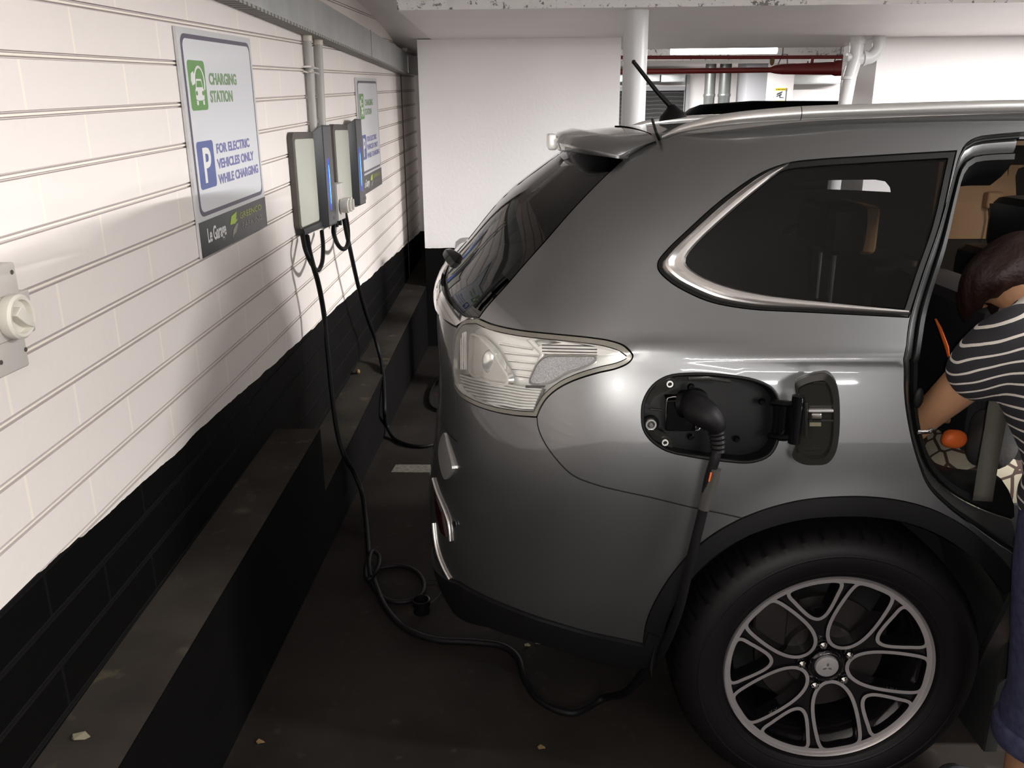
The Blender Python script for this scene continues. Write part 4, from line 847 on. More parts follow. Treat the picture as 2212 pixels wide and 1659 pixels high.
def make_sign(y0, label):
    org = np.array((XW, y0, 1.201)); t = thing('charging_sign', label, 'sign', tuple(org), group='charging signs')
    MB().prism([(0, 0), (SW, 0), (SW, SH), (0, SH)], org + np.array((.002, 0, 0)), U_, V_, (.008, 0, 0)).build('sign_plate', M['sign_alu'], t)
    flatpoly(rrect(.02, SW - .018, .112, SH - .016, .028), org, .0102, 'sign_border', M['sign_border'], t)
    flatpoly(rrect(.030, SW - .028, .124, SH - .028, .022), org, .0110, 'sign_face', M['sign_white'], t)
    flatpoly([(0, 0), (SW, 0), (SW, .100), (0, .100)], org, .0102, 'name_band', M['sign_black'], t)
    g = flatpoly(rrect(.045, .168, .402, .535, .012), org, .0118, 'charging_symbol', M['sign_green'], t)
    # pictogram: car front with a plug lead arching over it
    cxs = .112
    for poly in (rrect(cxs - .030, cxs + .032, .428, .462, .008), [(cxs - .026, .462), (cxs + .028, .462), (cxs + .020, .486), (cxs - .018, .486)], rrect(cxs - .028, cxs - .016, .416, .430, .003), rrect(cxs + .018, cxs + .030, .416, .430, .003)):
        flatpoly(poly, org, .0125, 'car_symbol', M['off_white'], g)
    flatpoly([(cxs - .020, .464), (cxs + .022, .464), (cxs + .016, .481), (cxs - .014, .481)], org, .0132, 'windscreen_symbol', M['sign_green'], g)
    for sx in (-.022, .024): flatpoly(rrect(cxs + sx - .006, cxs + sx + .006, .442, .454, .005), org, .0132, 'headlamp_symbol', M['sign_green'], g)
    arc = [org + (cxs + .036 * math.cos(a) + .008) * U_ + (.476 + .042 * math.sin(a)) * V_ + np.array((.0128, 0, 0)) for a in np.linspace(-.5, PI, 16)]
    MB().tube(arc, .0035, 6, flat=.3).build('lead_symbol', M['off_white'], g)
    flatpoly([(.066, .468), (.086, .474), (.090, .492), (.078, .506), (.062, .500), (.058, .482)], org, .0125, 'plug_symbol', M['off_white'], g)
    text_fit('CHARGING', .196, .470, .236, .034, M['text_green'], 'lettering', t, org + np.array((.0118, 0, 0)), .034)
    text_fit('STATION', .192, .421, .190, .034, M['text_green'], 'lettering', t, org + np.array((.0118, 0, 0)), .034)
    p = flatpoly(rrect(.045, .170, .186, .318, .012), org, .0118, 'parking_symbol', M['sign_blue'], t)
    text_fit('P', .082, .202, .060, .098, M['off_white'], 'lettering', p, org + np.array((.0126, 0, 0)), .02)
    text_fit('FOR ELECTRIC', .196, .276, .302, .029, M['text_blue'], 'lettering', t, org + np.array((.0118, 0, 0)), .034)
    text_fit('VEHICLES ONLY', .190, .232, .340, .029, M['text_blue'], 'lettering', t, org + np.array((.0118, 0, 0)), .034)
    text_fit('WHILE CHARGING', .187, .187, .376, .029, M['text_blue'], 'lettering', t, org + np.array((.0118, 0, 0)), .034)
    text_fit('Le Garage', .055, .022, .150, .055, M['off_white'], 'lettering', t, org + np.array((.0110, 0, 0)), .02)
    flatpoly([(.245, .058), (.262, .082), (.312, .090), (.300, .066), (.318, .066), (.290, .056)], org, .0110, 'company_mark', M['lime'], t)
    flatpoly([(.252, .014), (.268, .040), (.300, .054), (.318, .052), (.290, .028), (.268, .024)], org, .0110, 'company_mark', M['logo_grey'], t)
    text_fit('GREENCO', .335, .062, .225, .020, M['olive'], 'lettering', t, org + np.array((.0110, 0, 0)), .015)
    text_fit('PARKING', .352, .030, .205, .018, M['text_grey'], 'lettering', t, org + np.array((.0110, 0, 0)), .015)
    return t
make_sign(2.355, 'large charging station sign on the block wall nearest the viewer, fully in view')
make_sign(4.68, 'charging station sign partly hidden behind the farther wall charger')
# ---- wall chargers
def cbox(x0, x1, y0, y1, z0, z1, nm, m, t, bevel=.003): return MB().box(x0, x1, y0, y1, z0, z1).build(nm, m, t, bevel=bevel)
def make_charger(dy, dz, label):
    t = thing('wall_charger', label, 'charger', (XW, 3.5 + dy, 1.35 + dz), group='wall chargers')
    def Y(p): return (p[0], p[1] + dy, p[2] + dz)
    def poly_x(pts, x0, x1, nm, m, par=t, sm=30): return MB().prism([(y + dy, z + dz) for y, z in pts], (x0, 0, 0), (0, 1, 0), (0, 0, 1), (x1 - x0, 0, 0)).build(nm, m, par, smooth=sm, bevel=.003)
    fr = rrect(3.268, 3.95 - .06, 1.165, 1.545, .028); poly_x(fr, XW + .002, -.938, 'charger_frame', M['charger_frame'])
    MB().prism([(y + dy, z + dz) for y, z in rrect(3.284, 3.572, 1.178, 1.518, .014)], (-.9382, 0, 0), (0, 1, 0), (0, 0, 1), (.003, 0, 0)).build('front_panel', M['charger_panel'], t)
    MB().prism([(y + dy, z + dz) for y, z in rrect(3.79, 3.885, 1.178, 1.518, .014)], (-.9382, 0, 0), (0, 1, 0), (0, 0, 1), (.003, 0, 0)).build('front_panel', M['charger_panel'], t)
    b = MB(); x0, x1 = -.9385, -.905; z0, z1, zi0, zi1 = 1.142, 1.574, 1.150, 1.545
    ys_ = (3.568, 3.612, 3.765, 3.805)
    P = [(x0, ys_[0], zi0), (x1, ys_[1], z0), (x1, ys_[2], z0), (x0, ys_[3], zi0), (x0, ys_[0], zi1), (x1, ys_[1], z1), (x1, ys_[2], z1), (x0, ys_[3], zi1)]
    b.add([Y(p) for p in P], [(0, 1, 5, 4), (1, 2, 6, 5), (2, 3, 7, 6), (0, 3, 2, 1), (4, 5, 6, 7), (0, 4, 7, 3)]); sp_ = b.build('charger_spine', M['charger_dark'], t, bevel=.004)
    MB().add([Y(p) for p in [(x1 + .0006, ys_[1] + .004, z0 + .008), (x1 + .0006, ys_[2] - .004, z0 + .008), (x1 + .0006, ys_[2] - .004, z1 - .008), (x1 + .0006, ys_[1] + .004, z1 - .008)]], [(0, 1, 2, 3)]).build('spine_front', M['charger_grey'], sp_)
    poly_x([(3.29, 1.145), (3.58, 1.145), (3.62, 1.135), (3.78, 1.135), (3.80, 1.15), (3.88, 1.15), (3.88, 1.172), (3.275, 1.172)], XW + .004, -.925, 'charger_base', M['charger_black'])
    ly = 3.672
    MB().sphere(Y((x1 + .001, ly, 1.322)), .0016, .0048, .112, 10, 14).build('status_light', M['led'], sp_, smooth=60)
    MB().sphere(Y((x1 + .0025, ly, 1.322)), .0012, .0018, .085, 8, 12).build('status_light_core', M['led_core'], sp_, smooth=60)
    MB().box(x1, x1 + .0012, 3.70 + dy, 3.725 + dy, 1.165 + dz, 1.18 + dz).build('maker_mark', M['charger_black'], sp_)
    return t
make_charger(.06, 0, 'pale panelled wall charger with blue light nearest the large sign')
make_charger(.75, .033, 'pale panelled wall charger with blue light in front of the far sign')
# ---- conduits feeding the chargers
for (pa, pb, lab, k) in (((664, 84), (679, 300), 'grey conduit pipe above the nearer charger, left of the pair', 0), ((688, 92), (696, 280), 'grey conduit pipe above the nearer charger, right of the pair', 1)):
    A, Bq = at(*pa, x=-.942), at(*pb, x=-.942); Bq[2] = 1.50; A[2] = 1.935
    o = MB().tube([A, Bq], .0165, 18).build('conduit_pipe', M['grey_pvc'], smooth=50); tag(o, lab, 'pipe', 'conduits above the nearer charger')
    MB().tube([A + np.array((0, 0, 0)), A + (Bq - A) * .07], .0195, 18).build('conduit_collar', M['cream_pvc'], o, smooth=40)
sc_ = at(674, 146, x=-.935); o = MB().box(XW + .001, -.923, sc_[1] - .062, sc_[1] + .07, sc_[2] - .004, sc_[2] + .003).box(XW + .001, -.923, sc_[1] - .062, sc_[1] + .07, sc_[2] - .024, sc_[2] - .017).build('pipe_saddle', M['chrome']); tag(o, 'shiny metal saddle strap across the two grey conduits', 'pipe clamp')
# ---- isolator switches
def make_iso(y0, y1, label):
    t = thing('isolator_switch', label, 'switch', (XW, (y0 + y1) / 2, 1.23), group='isolator switches between the chargers'); ym = (y0 + y1) / 2
    cbox(XW + .001, -.905, y0, y1, 1.148, 1.315, 'switch_housing', M['switch'], t, .004)
    MB().lathe([(0, .004), (.024, .004), (.030, .008), (.033, .02), (.033, .045), (.028, .047), (.026, .040), (0, .038)], (-.908, ym, 1.215), (1, 0, 0), 28).build('rotary_dial', M['switch_light'], t, smooth=40)
    MB().box(-.872, -.853, ym - .007, ym + .007, 1.19, 1.24).build('dial_grip', M['switch'], t, bevel=.003)
    MB().cyl((-.93, ym, 1.15), (-.93, ym, 1.118), .012).build('cable_gland', M['plastic'], t, smooth=40)
make_iso(3.872, 3.938, 'small white rotary isolator beside the nearer charger')
make_iso(3.942, 4.008, 'small white rotary isolator beside the farther charger')
t = thing('isolator_switch', 'large grey rotary isolator with a red mark at the left edge of the wall', 'switch', (XW, 1.36, 1.22))
xf = -.888
def yz(px, py, x=xf): p = at(px, py, x=x); return p[1], p[2]
ya, yb_, yc_ = yz(28, 600)[0], yz(70, 690)[0], yz(62, 770)[0]
zt1, zm1, zm0, zb0 = yz(20, 568)[1], yz(45, 634)[1], yz(70, 716)[1], yz(40, 785)[1]
cbox(XW + .001, xf, 1.26, ya + .012, zm1 - .01, zt1, 'switch_housing', M['switch'], t, .005)
cbox(XW + .001, xf + .004, 1.26, yb_, zm0, zm1 + .004, 'switch_cover', M['switch'], t, .005)
cbox(XW + .001, xf, 1.26, yc_, zb0 - .012, zm0 + .01, 'switch_housing', M['switch'], t, .005)
kc = at(33, 684, x=xf + .012); kc = np.array((xf + .004, kc[1], kc[2]))
MB().lathe([(.0, .0), (.036, .0), (.038, .004), (.038, .018), (.034, .022), (.029, .021), (.027, .012), (0, .010)], kc, (1, 0, 0), 36).build('rotary_dial', M['switch_light'], t, smooth=40)
cg = math.cos(.62); sg = math.sin(.62); g0 = kc + np.array((.010, 0, 0))
b = MB(); pts = [(-.026, -.008), (-.018, .010), (.010, .009), (.034, -.003), (.034, -.006), (.010, -.010)]
b.prism([(p[0] * .9, p[1] * 1.1) for p in pts], g0, (0, cg, -sg), (0, sg, cg), (.016, 0, 0)); b.build('dial_grip', M['switch_light'], t, bevel=.002)
rd = at(66, 694, x=xf + .006); MB().sphere((xf + .0045, rd[1], rd[2]), .002, .004, .0045).build('red_mark', M['red'], t)
for px, py in ((25, 588), (55, 755), (2, 783)): q = at(px, py, x=xf); MB().cyl((xf - .001, q[1], q[2]), (xf + .0012, q[1], q[2]), .004, n=14).build('cover_screw', M['charger_frame'], t)
# ---- charging cables
def tubeobj(pts, r, name, m, parent=None, n=12): return MB().tube(cr(pts, 7), r, n).build(name, m, parent, smooth=60)
CA = .0105
A_ = lambda px, py, **k: at(px, py, **k)
ca = thing('charging_cable', 'black charging cable from the nearer charger to the socket on the car', 'cable', tuple(A_(795, 1195, z=0)))
hp = [A_(695, 500, x=-.93), A_(698, 535, x=-.90), A_(695, 570, x=-.885), A_(686, 584, x=-.885), A_(674, 572, x=-.89), A_(660, 540, x=-.905), A_(653, 508, x=-.925)]
tubeobj(hp, .009, 'cable_loop', M['cable'], ca)
run = [A_(663, 510, x=-.925), A_(668, 540, x=-.905), A_(676, 572, x=-.880), A_(687, 610, x=-.872), A_(700, 680, x=-.868), A_(709, 770, x=-.858), A_(717, 850, x=-.845), A_(729, 935, x=-.815), A_(744, 985, x=-.783), A_(764, 1020, x=-.765), A_(780, 1058, x=-.735), A_(789, 1110, z=.03), A_(794, 1160, z=.014), A_(799, 1215, z=CA), A_(812, 1265, z=CA), A_(838, 1320, z=CA), A_(880, 1360, z=CA), A_(940, 1382, z=CA), A_(1020, 1387, z=CA), A_(1085, 1396, z=CA), A_(1118, 1420, z=CA), A_(1135, 1470, z=CA), A_(1170, 1516, z=CA), A_(1235, 1540, z=CA), A_(1300, 1528, y=1.98), A_(1350, 1497, y=1.86), A_(1395, 1450, y=1.74), A_(1432, 1400, y=1.645), A_(1465, 1320, y=1.595), A_(1485, 1240, y=1.58), A_(1502, 1170, y=1.575), A_(1519, 1100, y=1.575), A_(1533, 1030, y=1.575), A_(1546, 985, y=1.575), A_(1550, 960, y=1.585)]
run = [np.array((p[0], p[1], max(p[2], CA))) for p in run]
tubeobj(run, CA, 'cable_lead', M['cable'], ca)
tubeobj([A_(1545, 1012, y=1.573), A_(1538, 1040, y=1.573), A_(1526, 1075, y=1.573), A_(1519, 1099, y=1.573)], .0126, 'cable_sleeve', M['sleeve'], ca)
og = A_(1533, 1031, y=1.561); MB().tube([og + np.array((.002, -.0005, .010)), og + np.array((.0, -.001, 0)), og + np.array((-.001, 0, -.008))], .0035, 8, flat=.4).build('orange_tag', M['orange'], ca)
# plug
pg = [(1502, 858, 1.655, .026), (1500, 874, 1.625, .030), (1510, 886, 1.600, .033), (1530, 900, 1.582, .030), (1545, 915, 1.577, .024), (1550, 928, 1.578, .019)]
pts = [A_(a, b_, y=c) for a, b_, c, _ in pg]; cp = cr(pts, 5); rr = np.interp(np.linspace(0, 1, len(cp)), np.linspace(0, 1, len(pg)), [q[3] for q in pg])
MB().tube(cp, rr, 20, flat=.9).build('plug_body', M['cable'], ca, smooth=60)
MB().tube([A_(1493, 872, y=1.64), A_(1475, 872, y=1.652)], [.026, .03], 16).build('plug_nose', M['plastic'], ca, smooth=40)
bp_ = cr([A_(1545, 918, y=1.580), A_(1550, 945, y=1.578), A_(1551, 975, y=1.577)], 6); MB().tube(bp_, [(.0155 if i % 2 else .0185) * (1 - .22 * i / len(bp_)) for i in range(len(bp_))], 16).build('strain_relief', M['cable'], ca, smooth=20)
# tangle and coil on the floor
zf = .009
tubeobj([A_(799, 1195, z=.02), A_(790, 1230, z=zf), A_(795, 1252, z=.015), A_(812, 1235, z=.03), A_(818, 1200, z=.03), A_(806, 1190, z=.04), A_(797, 1215, z=.045), A_(800, 1245, z=.03)], .008, 'cable_tangle', M['cable'], ca)
tubeobj([A_(822, 1226, z=zf), A_(860, 1222, z=zf), A_(895, 1232, z=zf), A_(915, 1258, z=zf), A_(910, 1285, z=zf), A_(885, 1298, z=zf), A_(850, 1300, z=zf), A_(820, 1285, z=zf), A_(800, 1258, z=zf)], .008, 'cable_coil', M['cable'], ca)
cb_ = thing('charging_cable', 'black charging cable hanging from the farther charger to the floor behind the tailgate', 'cable', tuple(A_(840, 930, z=0)))
tubeobj([A_(721, 483, x=-.92), A_(721, 505, x=-.905), A_(729, 527, x=-.89), A_(742, 538, x=-.885), A_(751, 527, x=-.885), A_(751, 490, x=-.905), A_(744, 452, x=-.925)], .010, 'cable_loop', M['cable'], cb_)
run2 = [A_(739, 452, x=-.925), A_(748, 500, x=-.90), A_(754, 528, x=-.885), A_(764, 575, x=-.88), A_(777, 630, x=-.877), A_(795, 690, x=-.872), A_(810, 730, x=-.865), A_(821, 770, x=-.84), A_(827, 805, x=-.80), A_(830, 850, x=-.775), A_(831, 890, x=-.765), A_(836, 920, z=.05), A_(850, 945, z=CA), A_(880, 960, z=CA), A_(915, 964, z=CA), A_(950, 955, z=CA), A_(1000, 930, z=CA), A_(1040, 900, z=CA)]
tubeobj([np.array((p[0], p[1], max(p[2], CA))) for p in run2], CA, 'cable_lead', M['cable'], cb_)
tubeobj([A_(950, 815, z=CA), A_(938, 830, z=CA), A_(928, 860, z=CA), A_(935, 880, z=CA), A_(960, 890, z=CA)], .008, 'cable_coil', M['cable'], cb_)
# socket cap with its tether
cpt = A_(911, 1322, z=0); t = thing('connector_cap', 'small black connector cap lying on the floor by the cable coil', 'cap', tuple(cpt))
MB().lathe([(0, .0), (.027, .0), (.028, .004), (.026, .026), (.030, .028), (.030, .048), (.025, .050), (.023, .03), (0, .028)], cpt, (0, 0, 1), 28).build('cap_cup', M['plastic'], t, smooth=40)
tubeobj([cpt + np.array((.028, 0, .03)), A_(945, 1290, z=.012), A_(962, 1265, z=.006), A_(952, 1256, z=.006), A_(925, 1252, z=.008)], .0022, 'tether', M['cable'], t, 6)
# ---- bits on the floor
q = [A_(845, 1020, z=0), A_(855, 1004, z=0), A_(932, 1004, z=0), A_(932, 1021, z=0)]
tag(MB().add([p + np.array((0, 0, .0012)) for p in q] + q, [(0, 1, 2, 3), (0, 4, 5, 1), (1, 5, 6, 2), (2, 6, 7, 3), (3, 7, 4, 0)]).build('floor_marking', M['floor_mark']), 'worn pale painted line end on the floor beside the bumper', 'floor marking')
def scrap(px, py, s, a, m, lab, cat, x=None, z=0):
    c = A_(px, py, z=z) if x is None else A_(px, py, x=x); o = []
    for i in range(7): t_ = a + i * 2 * PI / 7; o.append(c + np.array((math.cos(t_) * s * (1 + .4 * math.cos(t_ * 1 - a)), math.sin(t_) * s * (.5 + .2 * (i % 2)), .002 + .004 * (i % 2))))
    n = 7; return tag(MB().add(o + [p - np.array((0, 0, .002)) for p in o], [tuple(range(n)), tuple(reversed(range(n, 2 * n)))] + [(i, i + n, (i + 1) % n + n, (i + 1) % n) for i in range(n)]).build('litter_scrap', m), lab, cat)
scrap(1137, 1395, .010, .3, M['paper'], 'round pale scrap on the floor beside the cable', 'litter')
scrap(1161, 1390, .011, 0, M['paper'], 'long pale scrap on the floor under the bumper corner', 'litter')
scrap(1167, 1616, .011, .6, M['leaf'], 'tan scrap on the floor at the bottom centre of the frame', 'litter')
scrap(560, 1604, .012, .9, M['leaf'], 'yellow scrap on the floor beside the black kerb', 'litter')
scrap(168, 1593, .018, .2, M['paper'], 'pale chip lying on the near kerb top', 'litter', z=kz(1.33) + .002)
c = A_(785, 790, x=-.90); c = np.array((-.93, c[1], lz(c[1]))); tag(MB().tube([c + np.array((0, 0, .004)), c + np.array((.004, -.02, .018)), c + np.array((.006, -.035, .016))], [.010, .011, .004], 8).build('broken_stub', M['leaf']), 'rusty stub standing on the lower kerb against the wall', 'stub')
# ---- white drum by the pier
wd = A_(1012, 515, y=5.0); tag(MB().lathe([(0, wd[2]), (.075, wd[2] - .002), (.098, wd[2] - .02), (.105, wd[2] - .06), (.105, .02), (.10, 0), (0, 0)], (wd[0] + .02, 5.0, 0), (0, 0, 1), 36).build('bollard', M['white_paint'], smooth=40), 'white rounded bollard standing before the white pier behind the wiper', 'bollard')
# ================================================================== beyond the opening
# second beam
b2 = struct(MB().box(XW, 9, 10.03, 10.6, 2.27, 2.46).build('beam', M['far_white']), 'second rough white beam beyond the opening')
MB().grid(rough_face(.3, 5, 10.0, 2.27, 2.44, .02, .02)).build('rough_edge', M['rough_white'], b2, smooth=60)
MB().add([(.3, 10.0, 2.27), (5, 10.0, 2.27), (5, 10.04, 2.27), (.3, 10.04, 2.27)], [(0, 1, 2, 3)]).build('beam_lip', M['ceil'], b2)
YL = 9.0
l0, l1 = A_(1449, 111, y=YL), A_(1678, 111, y=YL); t = thing('ceiling_lamp', 'lit fluorescent tube lamp on the ceiling beyond the opening', 'lamp', ((l0[0] + l1[0]) / 2, YL, 2.44))
MB().box(l0[0], l1[0], YL - .05, YL + .05, l0[2] + .025, 2.44).build('lamp_body', M['lamp_body'], t)
MB().tube([(l0[0], YL, l0[2]), (l1[0], YL, l0[2])], .032, 16).build('lamp_tube', M['tube'], t, smooth=50)
# red sprinkler pipes
yp = 7.6
t = thing('sprinkler_pipe', 'thin red sprinkler pipe, upper of the two across the opening', 'pipe', tuple(A_(1600, 124, y=yp)), 'red sprinkler pipes')
MB().tube([A_(1300, 124, y=yp), A_(1600, 124, y=yp), A_(1840, 123, y=yp)], .015, 12).build('pipe_run', M['red_pipe'], t, smooth=50)
for px in (1690, 1815): q = A_(px, 124, y=yp); MB().tube([q + np.array((0, 0, .015)), q + np.array((0, 0, 2.44 - q[2]))], .005, 8).build('pipe_hanger', M['grey_paint'], t)
q = A_(1755, 124, y=yp); MB().tube([q + np.array((0, 0, -.0)), q + np.array((.0, 0, -.10))], .016, 10).tube([q + np.array((-.035, 0, -.03)), q + np.array((-.035, 0, -.1))], .008, 8).build('branch_tee', M['red_pipe'], t, smooth=50)
q = A_(1668, 131, y=yp); MB().sphere(q, .02, .02, .04).build('pipe_clip', M['leaf'], t)
t = thing('sprinkler_pipe', 'thick red sprinkler pipe with a reducer, lower of the two', 'pipe', tuple(A_(1600, 152, y=yp)), 'red sprinkler pipes')
MB().tube([A_(1300, 155, y=yp), A_(1500, 153, y=yp), A_(1668, 151, y=yp)], .022, 12).build('pipe_run', M['red_pipe'], t, smooth=50)
MB().tube([A_(1664, 151, y=yp), A_(1674, 150, y=yp), A_(1690, 149.5, y=yp), A_(1800, 147.5, y=yp)], [.022, .034, .042, .052], 16).build('reducer', M['red_pipe'], t, smooth=50)
MB().tube([A_(1798, 147.5, y=yp), A_(1806, 147.3, y=yp), A_(1828, 147, y=yp)], [.054, .064, .064], 18).build('pipe_coupling', M['red_pipe'], t, smooth=40)
for px in (1685, 1803): q = A_(px, 150, y=yp); MB().tube([q + np.array((-.02, 0, .04)), q + np.array((.01, 0, .12)), q + np.array((.05, 0, .12)), q + np.array((.06, 0, .03))], .006, 8).build('pipe_hanger', M['grey_paint'], t, smooth=50)
# white drain pipes at the wall end
yd = 6.12
t = thing('drain_pipe', 'white drain pipe with a branch joint at the end of the right wall', 'pipe', tuple(A_(1840, 200, y=yd)))
MB().tube([A_(1853, 62, y=yd), A_(1852, 90, y=yd), A_(1848, 125, y=yd), A_(1836, 165, y=yd), A_(1822, 240, y=yd), A_(1800, 420, y=yd)], .045, 18).build('pipe_run', M['pvc'], t, smooth=50)
MB().tube([A_(1852, 88, y=yd), A_(1852, 96, y=yd)], .051, 18).tube([A_(1833, 166, y=yd), A_(1832, 172, y=yd)], .051, 18).build('pipe_socket', M['pvc'], t, smooth=40)
MB().tube([A_(1829, 124, y=yd), A_(1842, 124, y=yd)], .03, 16).build('access_cap', M['pvc'], t, smooth=40)
t = thing('drain_pipe', 'short bent white drain pipe joining the branch beside the right wall', 'pipe', tuple(A_(1890, 110, y=yd)))
MB().tube(cr([A_(1899, 50, y=yd), A_(1899, 84, y=yd), A_(1896, 108, y=yd), A_(1880, 124, y=yd), A_(1866, 126, y=yd), A_(1850, 128, y=yd)], 5), .042, 18).build('pipe_bend', M['pvc'], t, smooth=50)
MB().tube([A_(1899, 68, y=yd), A_(1899, 76, y=yd)], .049, 18).tube([A_(1871, 125.5, y=yd), A_(1864, 126, y=yd)], .05, 18).build('pipe_socket', M['pvc'], t, smooth=40)
# roller shutter, duct, vertical pipes, grey column, camera sign
yw = 13.9
def pxbox(x0, x1, y0, y1, yy, d, name, m, parent=None, bevel=0):
    a, c = A_(x0, y1, y=yy), A_(x1, y0, y=yy); return MB().box(a[0], c[0], yy, yy + d, max(a[2], 0), c[2]).build(name, m, parent, bevel=bevel)
t = thing('roller_shutter', 'black slatted roller shutter in the far wall behind the antenna', 'shutter', tuple(A_(1410, 230, y=yw)))
pxbox(1300, 1478, 195, 420, yw - .05, .05, 'shutter_curtain', M['shutter_slats'], t); pxbox(1300, 1480, 186, 197, yw - .12, .12, 'shutter_housing', M['grey_paint'], t)
pxbox(1478, 1484, 160, 420, yw - .1, .1, 'guide_rail', M['grey_paint'], t)
t = thing('air_duct', 'galvanised duct along the far wall above the shutter', 'duct', tuple(A_(1400, 170, y=yw - .3)))
for a, c in ((1290, 1426), (1428, 1480)): pxbox(a, c, 161, 177, yw - .35, .36, 'duct_length', M['galv'], t, .004)
t = thing('air_duct', 'galvanised duct along the far wall right of the grey column', 'duct', tuple(A_(1770, 170, y=yw - .3))); pxbox(1714, 1835, 162, 180, yw - .35, .36, 'duct_length', M['galv'], t, .004)
for a, c, lab in ((1522, 1543, 'shiny vertical metal pipe before the far wall, left of two'), (1553, 1576, 'shiny vertical metal pipe before the far wall, right of two')):
    m_ = (a + c) / 2; q = A_(m_, 200, y=12.6); r = (c - a) / 2 / 1790 * 12.9; tag(MB().lathe([(r, 0), (r, 1.96 + .0), (r * 1.1, 1.97), (r * 1.1, 2.0), (r, 2.01), (r, 2.44)], (q[0], 12.6, 0), (0, 0, 1), 24).build('metal_pipe', M['pipe_metal'], smooth=40), lab, 'pipe', 'vertical metal pipes')
q0, q1, q2 = A_(1612, 200, y=12.2), A_(1655, 200, y=12.2), A_(1713, 200, y=12.2)
gc = MB().box(q0[0], q1[0], 12.2, 12.8, 0, 2.44).build('column', M['grey_paint']); tag(gc, 'grey square column beyond the opening', 'column'); pc = MB().box(q1[0], q2[0], 12.2, 12.8, 0, 2.44).build('column', M['far_white']); tag(pc, 'white column carrying the yellow camera sign', 'column')
def front_sign():
    a, c = A_(1672, 226, y=12.19), A_(1698, 190, y=12.19); w, h = c[0] - a[0], c[2] - a[2]
    t = thing('camera_sign', 'small yellow and white camera sign on the far column', 'sign', tuple(a)); Y0 = 12.195
    MB().box(a[0], c[0], Y0 - .006, Y0, a[2], c[2]).build('sign_plate', M['sign_white'], t)
    MB().box(a[0], c[0], Y0 - .0075, Y0 - .006, c[2] - h * .16, c[2]).build('sign_header', M['yellow'], t); MB().box(a[0], c[0], Y0 - .0075, Y0 - .006, a[2], a[2] + h * .24).build('sign_footer', M['yellow'], t)
    def P(u, v): return (a[0] + w * u, a[2] + h * v)
    def poly(L, nm): MB().prism([P(*q) for q in L], (0, Y0 - .0065, 0), (1, 0, 0), (0, 0, 1), (0, -.002, 0)).build(nm, M['dark_grey'], t)
    poly([(.15, .55), (.62, .70), (.68, .80), (.20, .68)], 'camera_symbol'); poly([(.12, .50), (.60, .66), (.64, .58), (.16, .46)], 'camera_symbol'); poly([(.42, .58), (.50, .60), (.52, .46), (.84, .44), (.84, .40), (.44, .40)], 'bracket_symbol')
    for s, v in (('SECURITY NOTICE', .88), ('SURVEILLANCE', .08)):
        o = text_mesh(s, 1.0, (0, 0, 0), (1, 0, 0), (0, 1, 0), M['dark_grey'], 'lettering', None, offset=.01, depth=.001); X = np.array([tuple(q.co) for q in o.data.vertices]); lo, hi = X.min(0), X.max(0)
        for q, x in zip(o.data.vertices, X): f = (x - lo) / (hi - lo); q.co = (a[0] + w * (.06 + .88 * f[0]), Y0 - .008 - .001 * f[2], a[2] + h * (v + .07 * f[1]))
        adopt(o, t)
front_sign()
# ---- dark car in the bay beyond
nx = A_(1405, 250, y=7.5)[0]; nzr = A_(1560, 222, y=8.3)[2]
t = thing('car', 'dark car parked beyond the beam, only its roof showing above the grey SUV', 'car', (nx + 2.2, 8.3, 0))
sec = [(-.35, .35, .55, .78, .70), (-.30, .30, .95, .86, .80), (.0, .28, 1.10, .88, .82), (.30, .28, nzr - .30, .88, .74), (.62, .28, nzr - .03, .88, .66), (1.1, .28, nzr, .88, .64), (2.2, .28, nzr - .01, .88, .64), (2.9, .28, nzr - .16, .88, .66), (3.5, .28, 1.08, .88, .78), (4.1, .28, .98, .86, .80), (4.35, .34, .7, .8, .72)]
G = []
for x, z0, z1, w0, w1 in sec:
    zb_ = min(1.0, z1); row = [(-w0 * .9, z0), (-w0, z0 + .12), (-w0, zb_ - .08), (-w0 + .03, zb_), (-w1, z1 - .06), (-w1 + .08, z1 - .01), (0, z1 + .015), (w1 - .08, z1 - .01), (w1, z1 - .06), (w0 - .03, zb_), (w0, zb_ - .08), (w0, z0 + .12), (w0 * .9, z0)]
    G.append([(nx + x - .05, 8.3 + a, z) for a, z in row])
b = MB().grid(G); k = len(G[0]); b.add(G[0], [tuple(range(k))]); b.add(G[-1], [tuple(range(k))]); b.build('car_body', M['neighbour'], t, smooth=35)
for x in (nx + .55, nx + 3.3):
    for y in (7.44, 8.95):
        w_ = MB().lathe([(.12, 0), (.2, -.01), (.32, .0), (.335, .04), (.335, .18), (.3, .2), (.1, .2)], (x, y, .335), (0, 1, 0), 32).build('car_wheel', M['tyre'], t, smooth=40)
b = MB().add([(nx + .62, 7.425, 1.03), (nx + .80, 7.62, nzr - .1), (nx + 2.5, 7.62, nzr - .12), (nx + 3.1, 7.425, 1.05)], [(0, 1, 2, 3)]); b.build('side_window', M['gloss_black'], t)
q = A_(1727, 230, y=7.75); MB().box(q[0] - .06, q[0] + .05, 7.72, 7.80, q[2] - .03, q[2] + .015).build('roof_bar_foot', M['plastic'], t, bevel=.01)
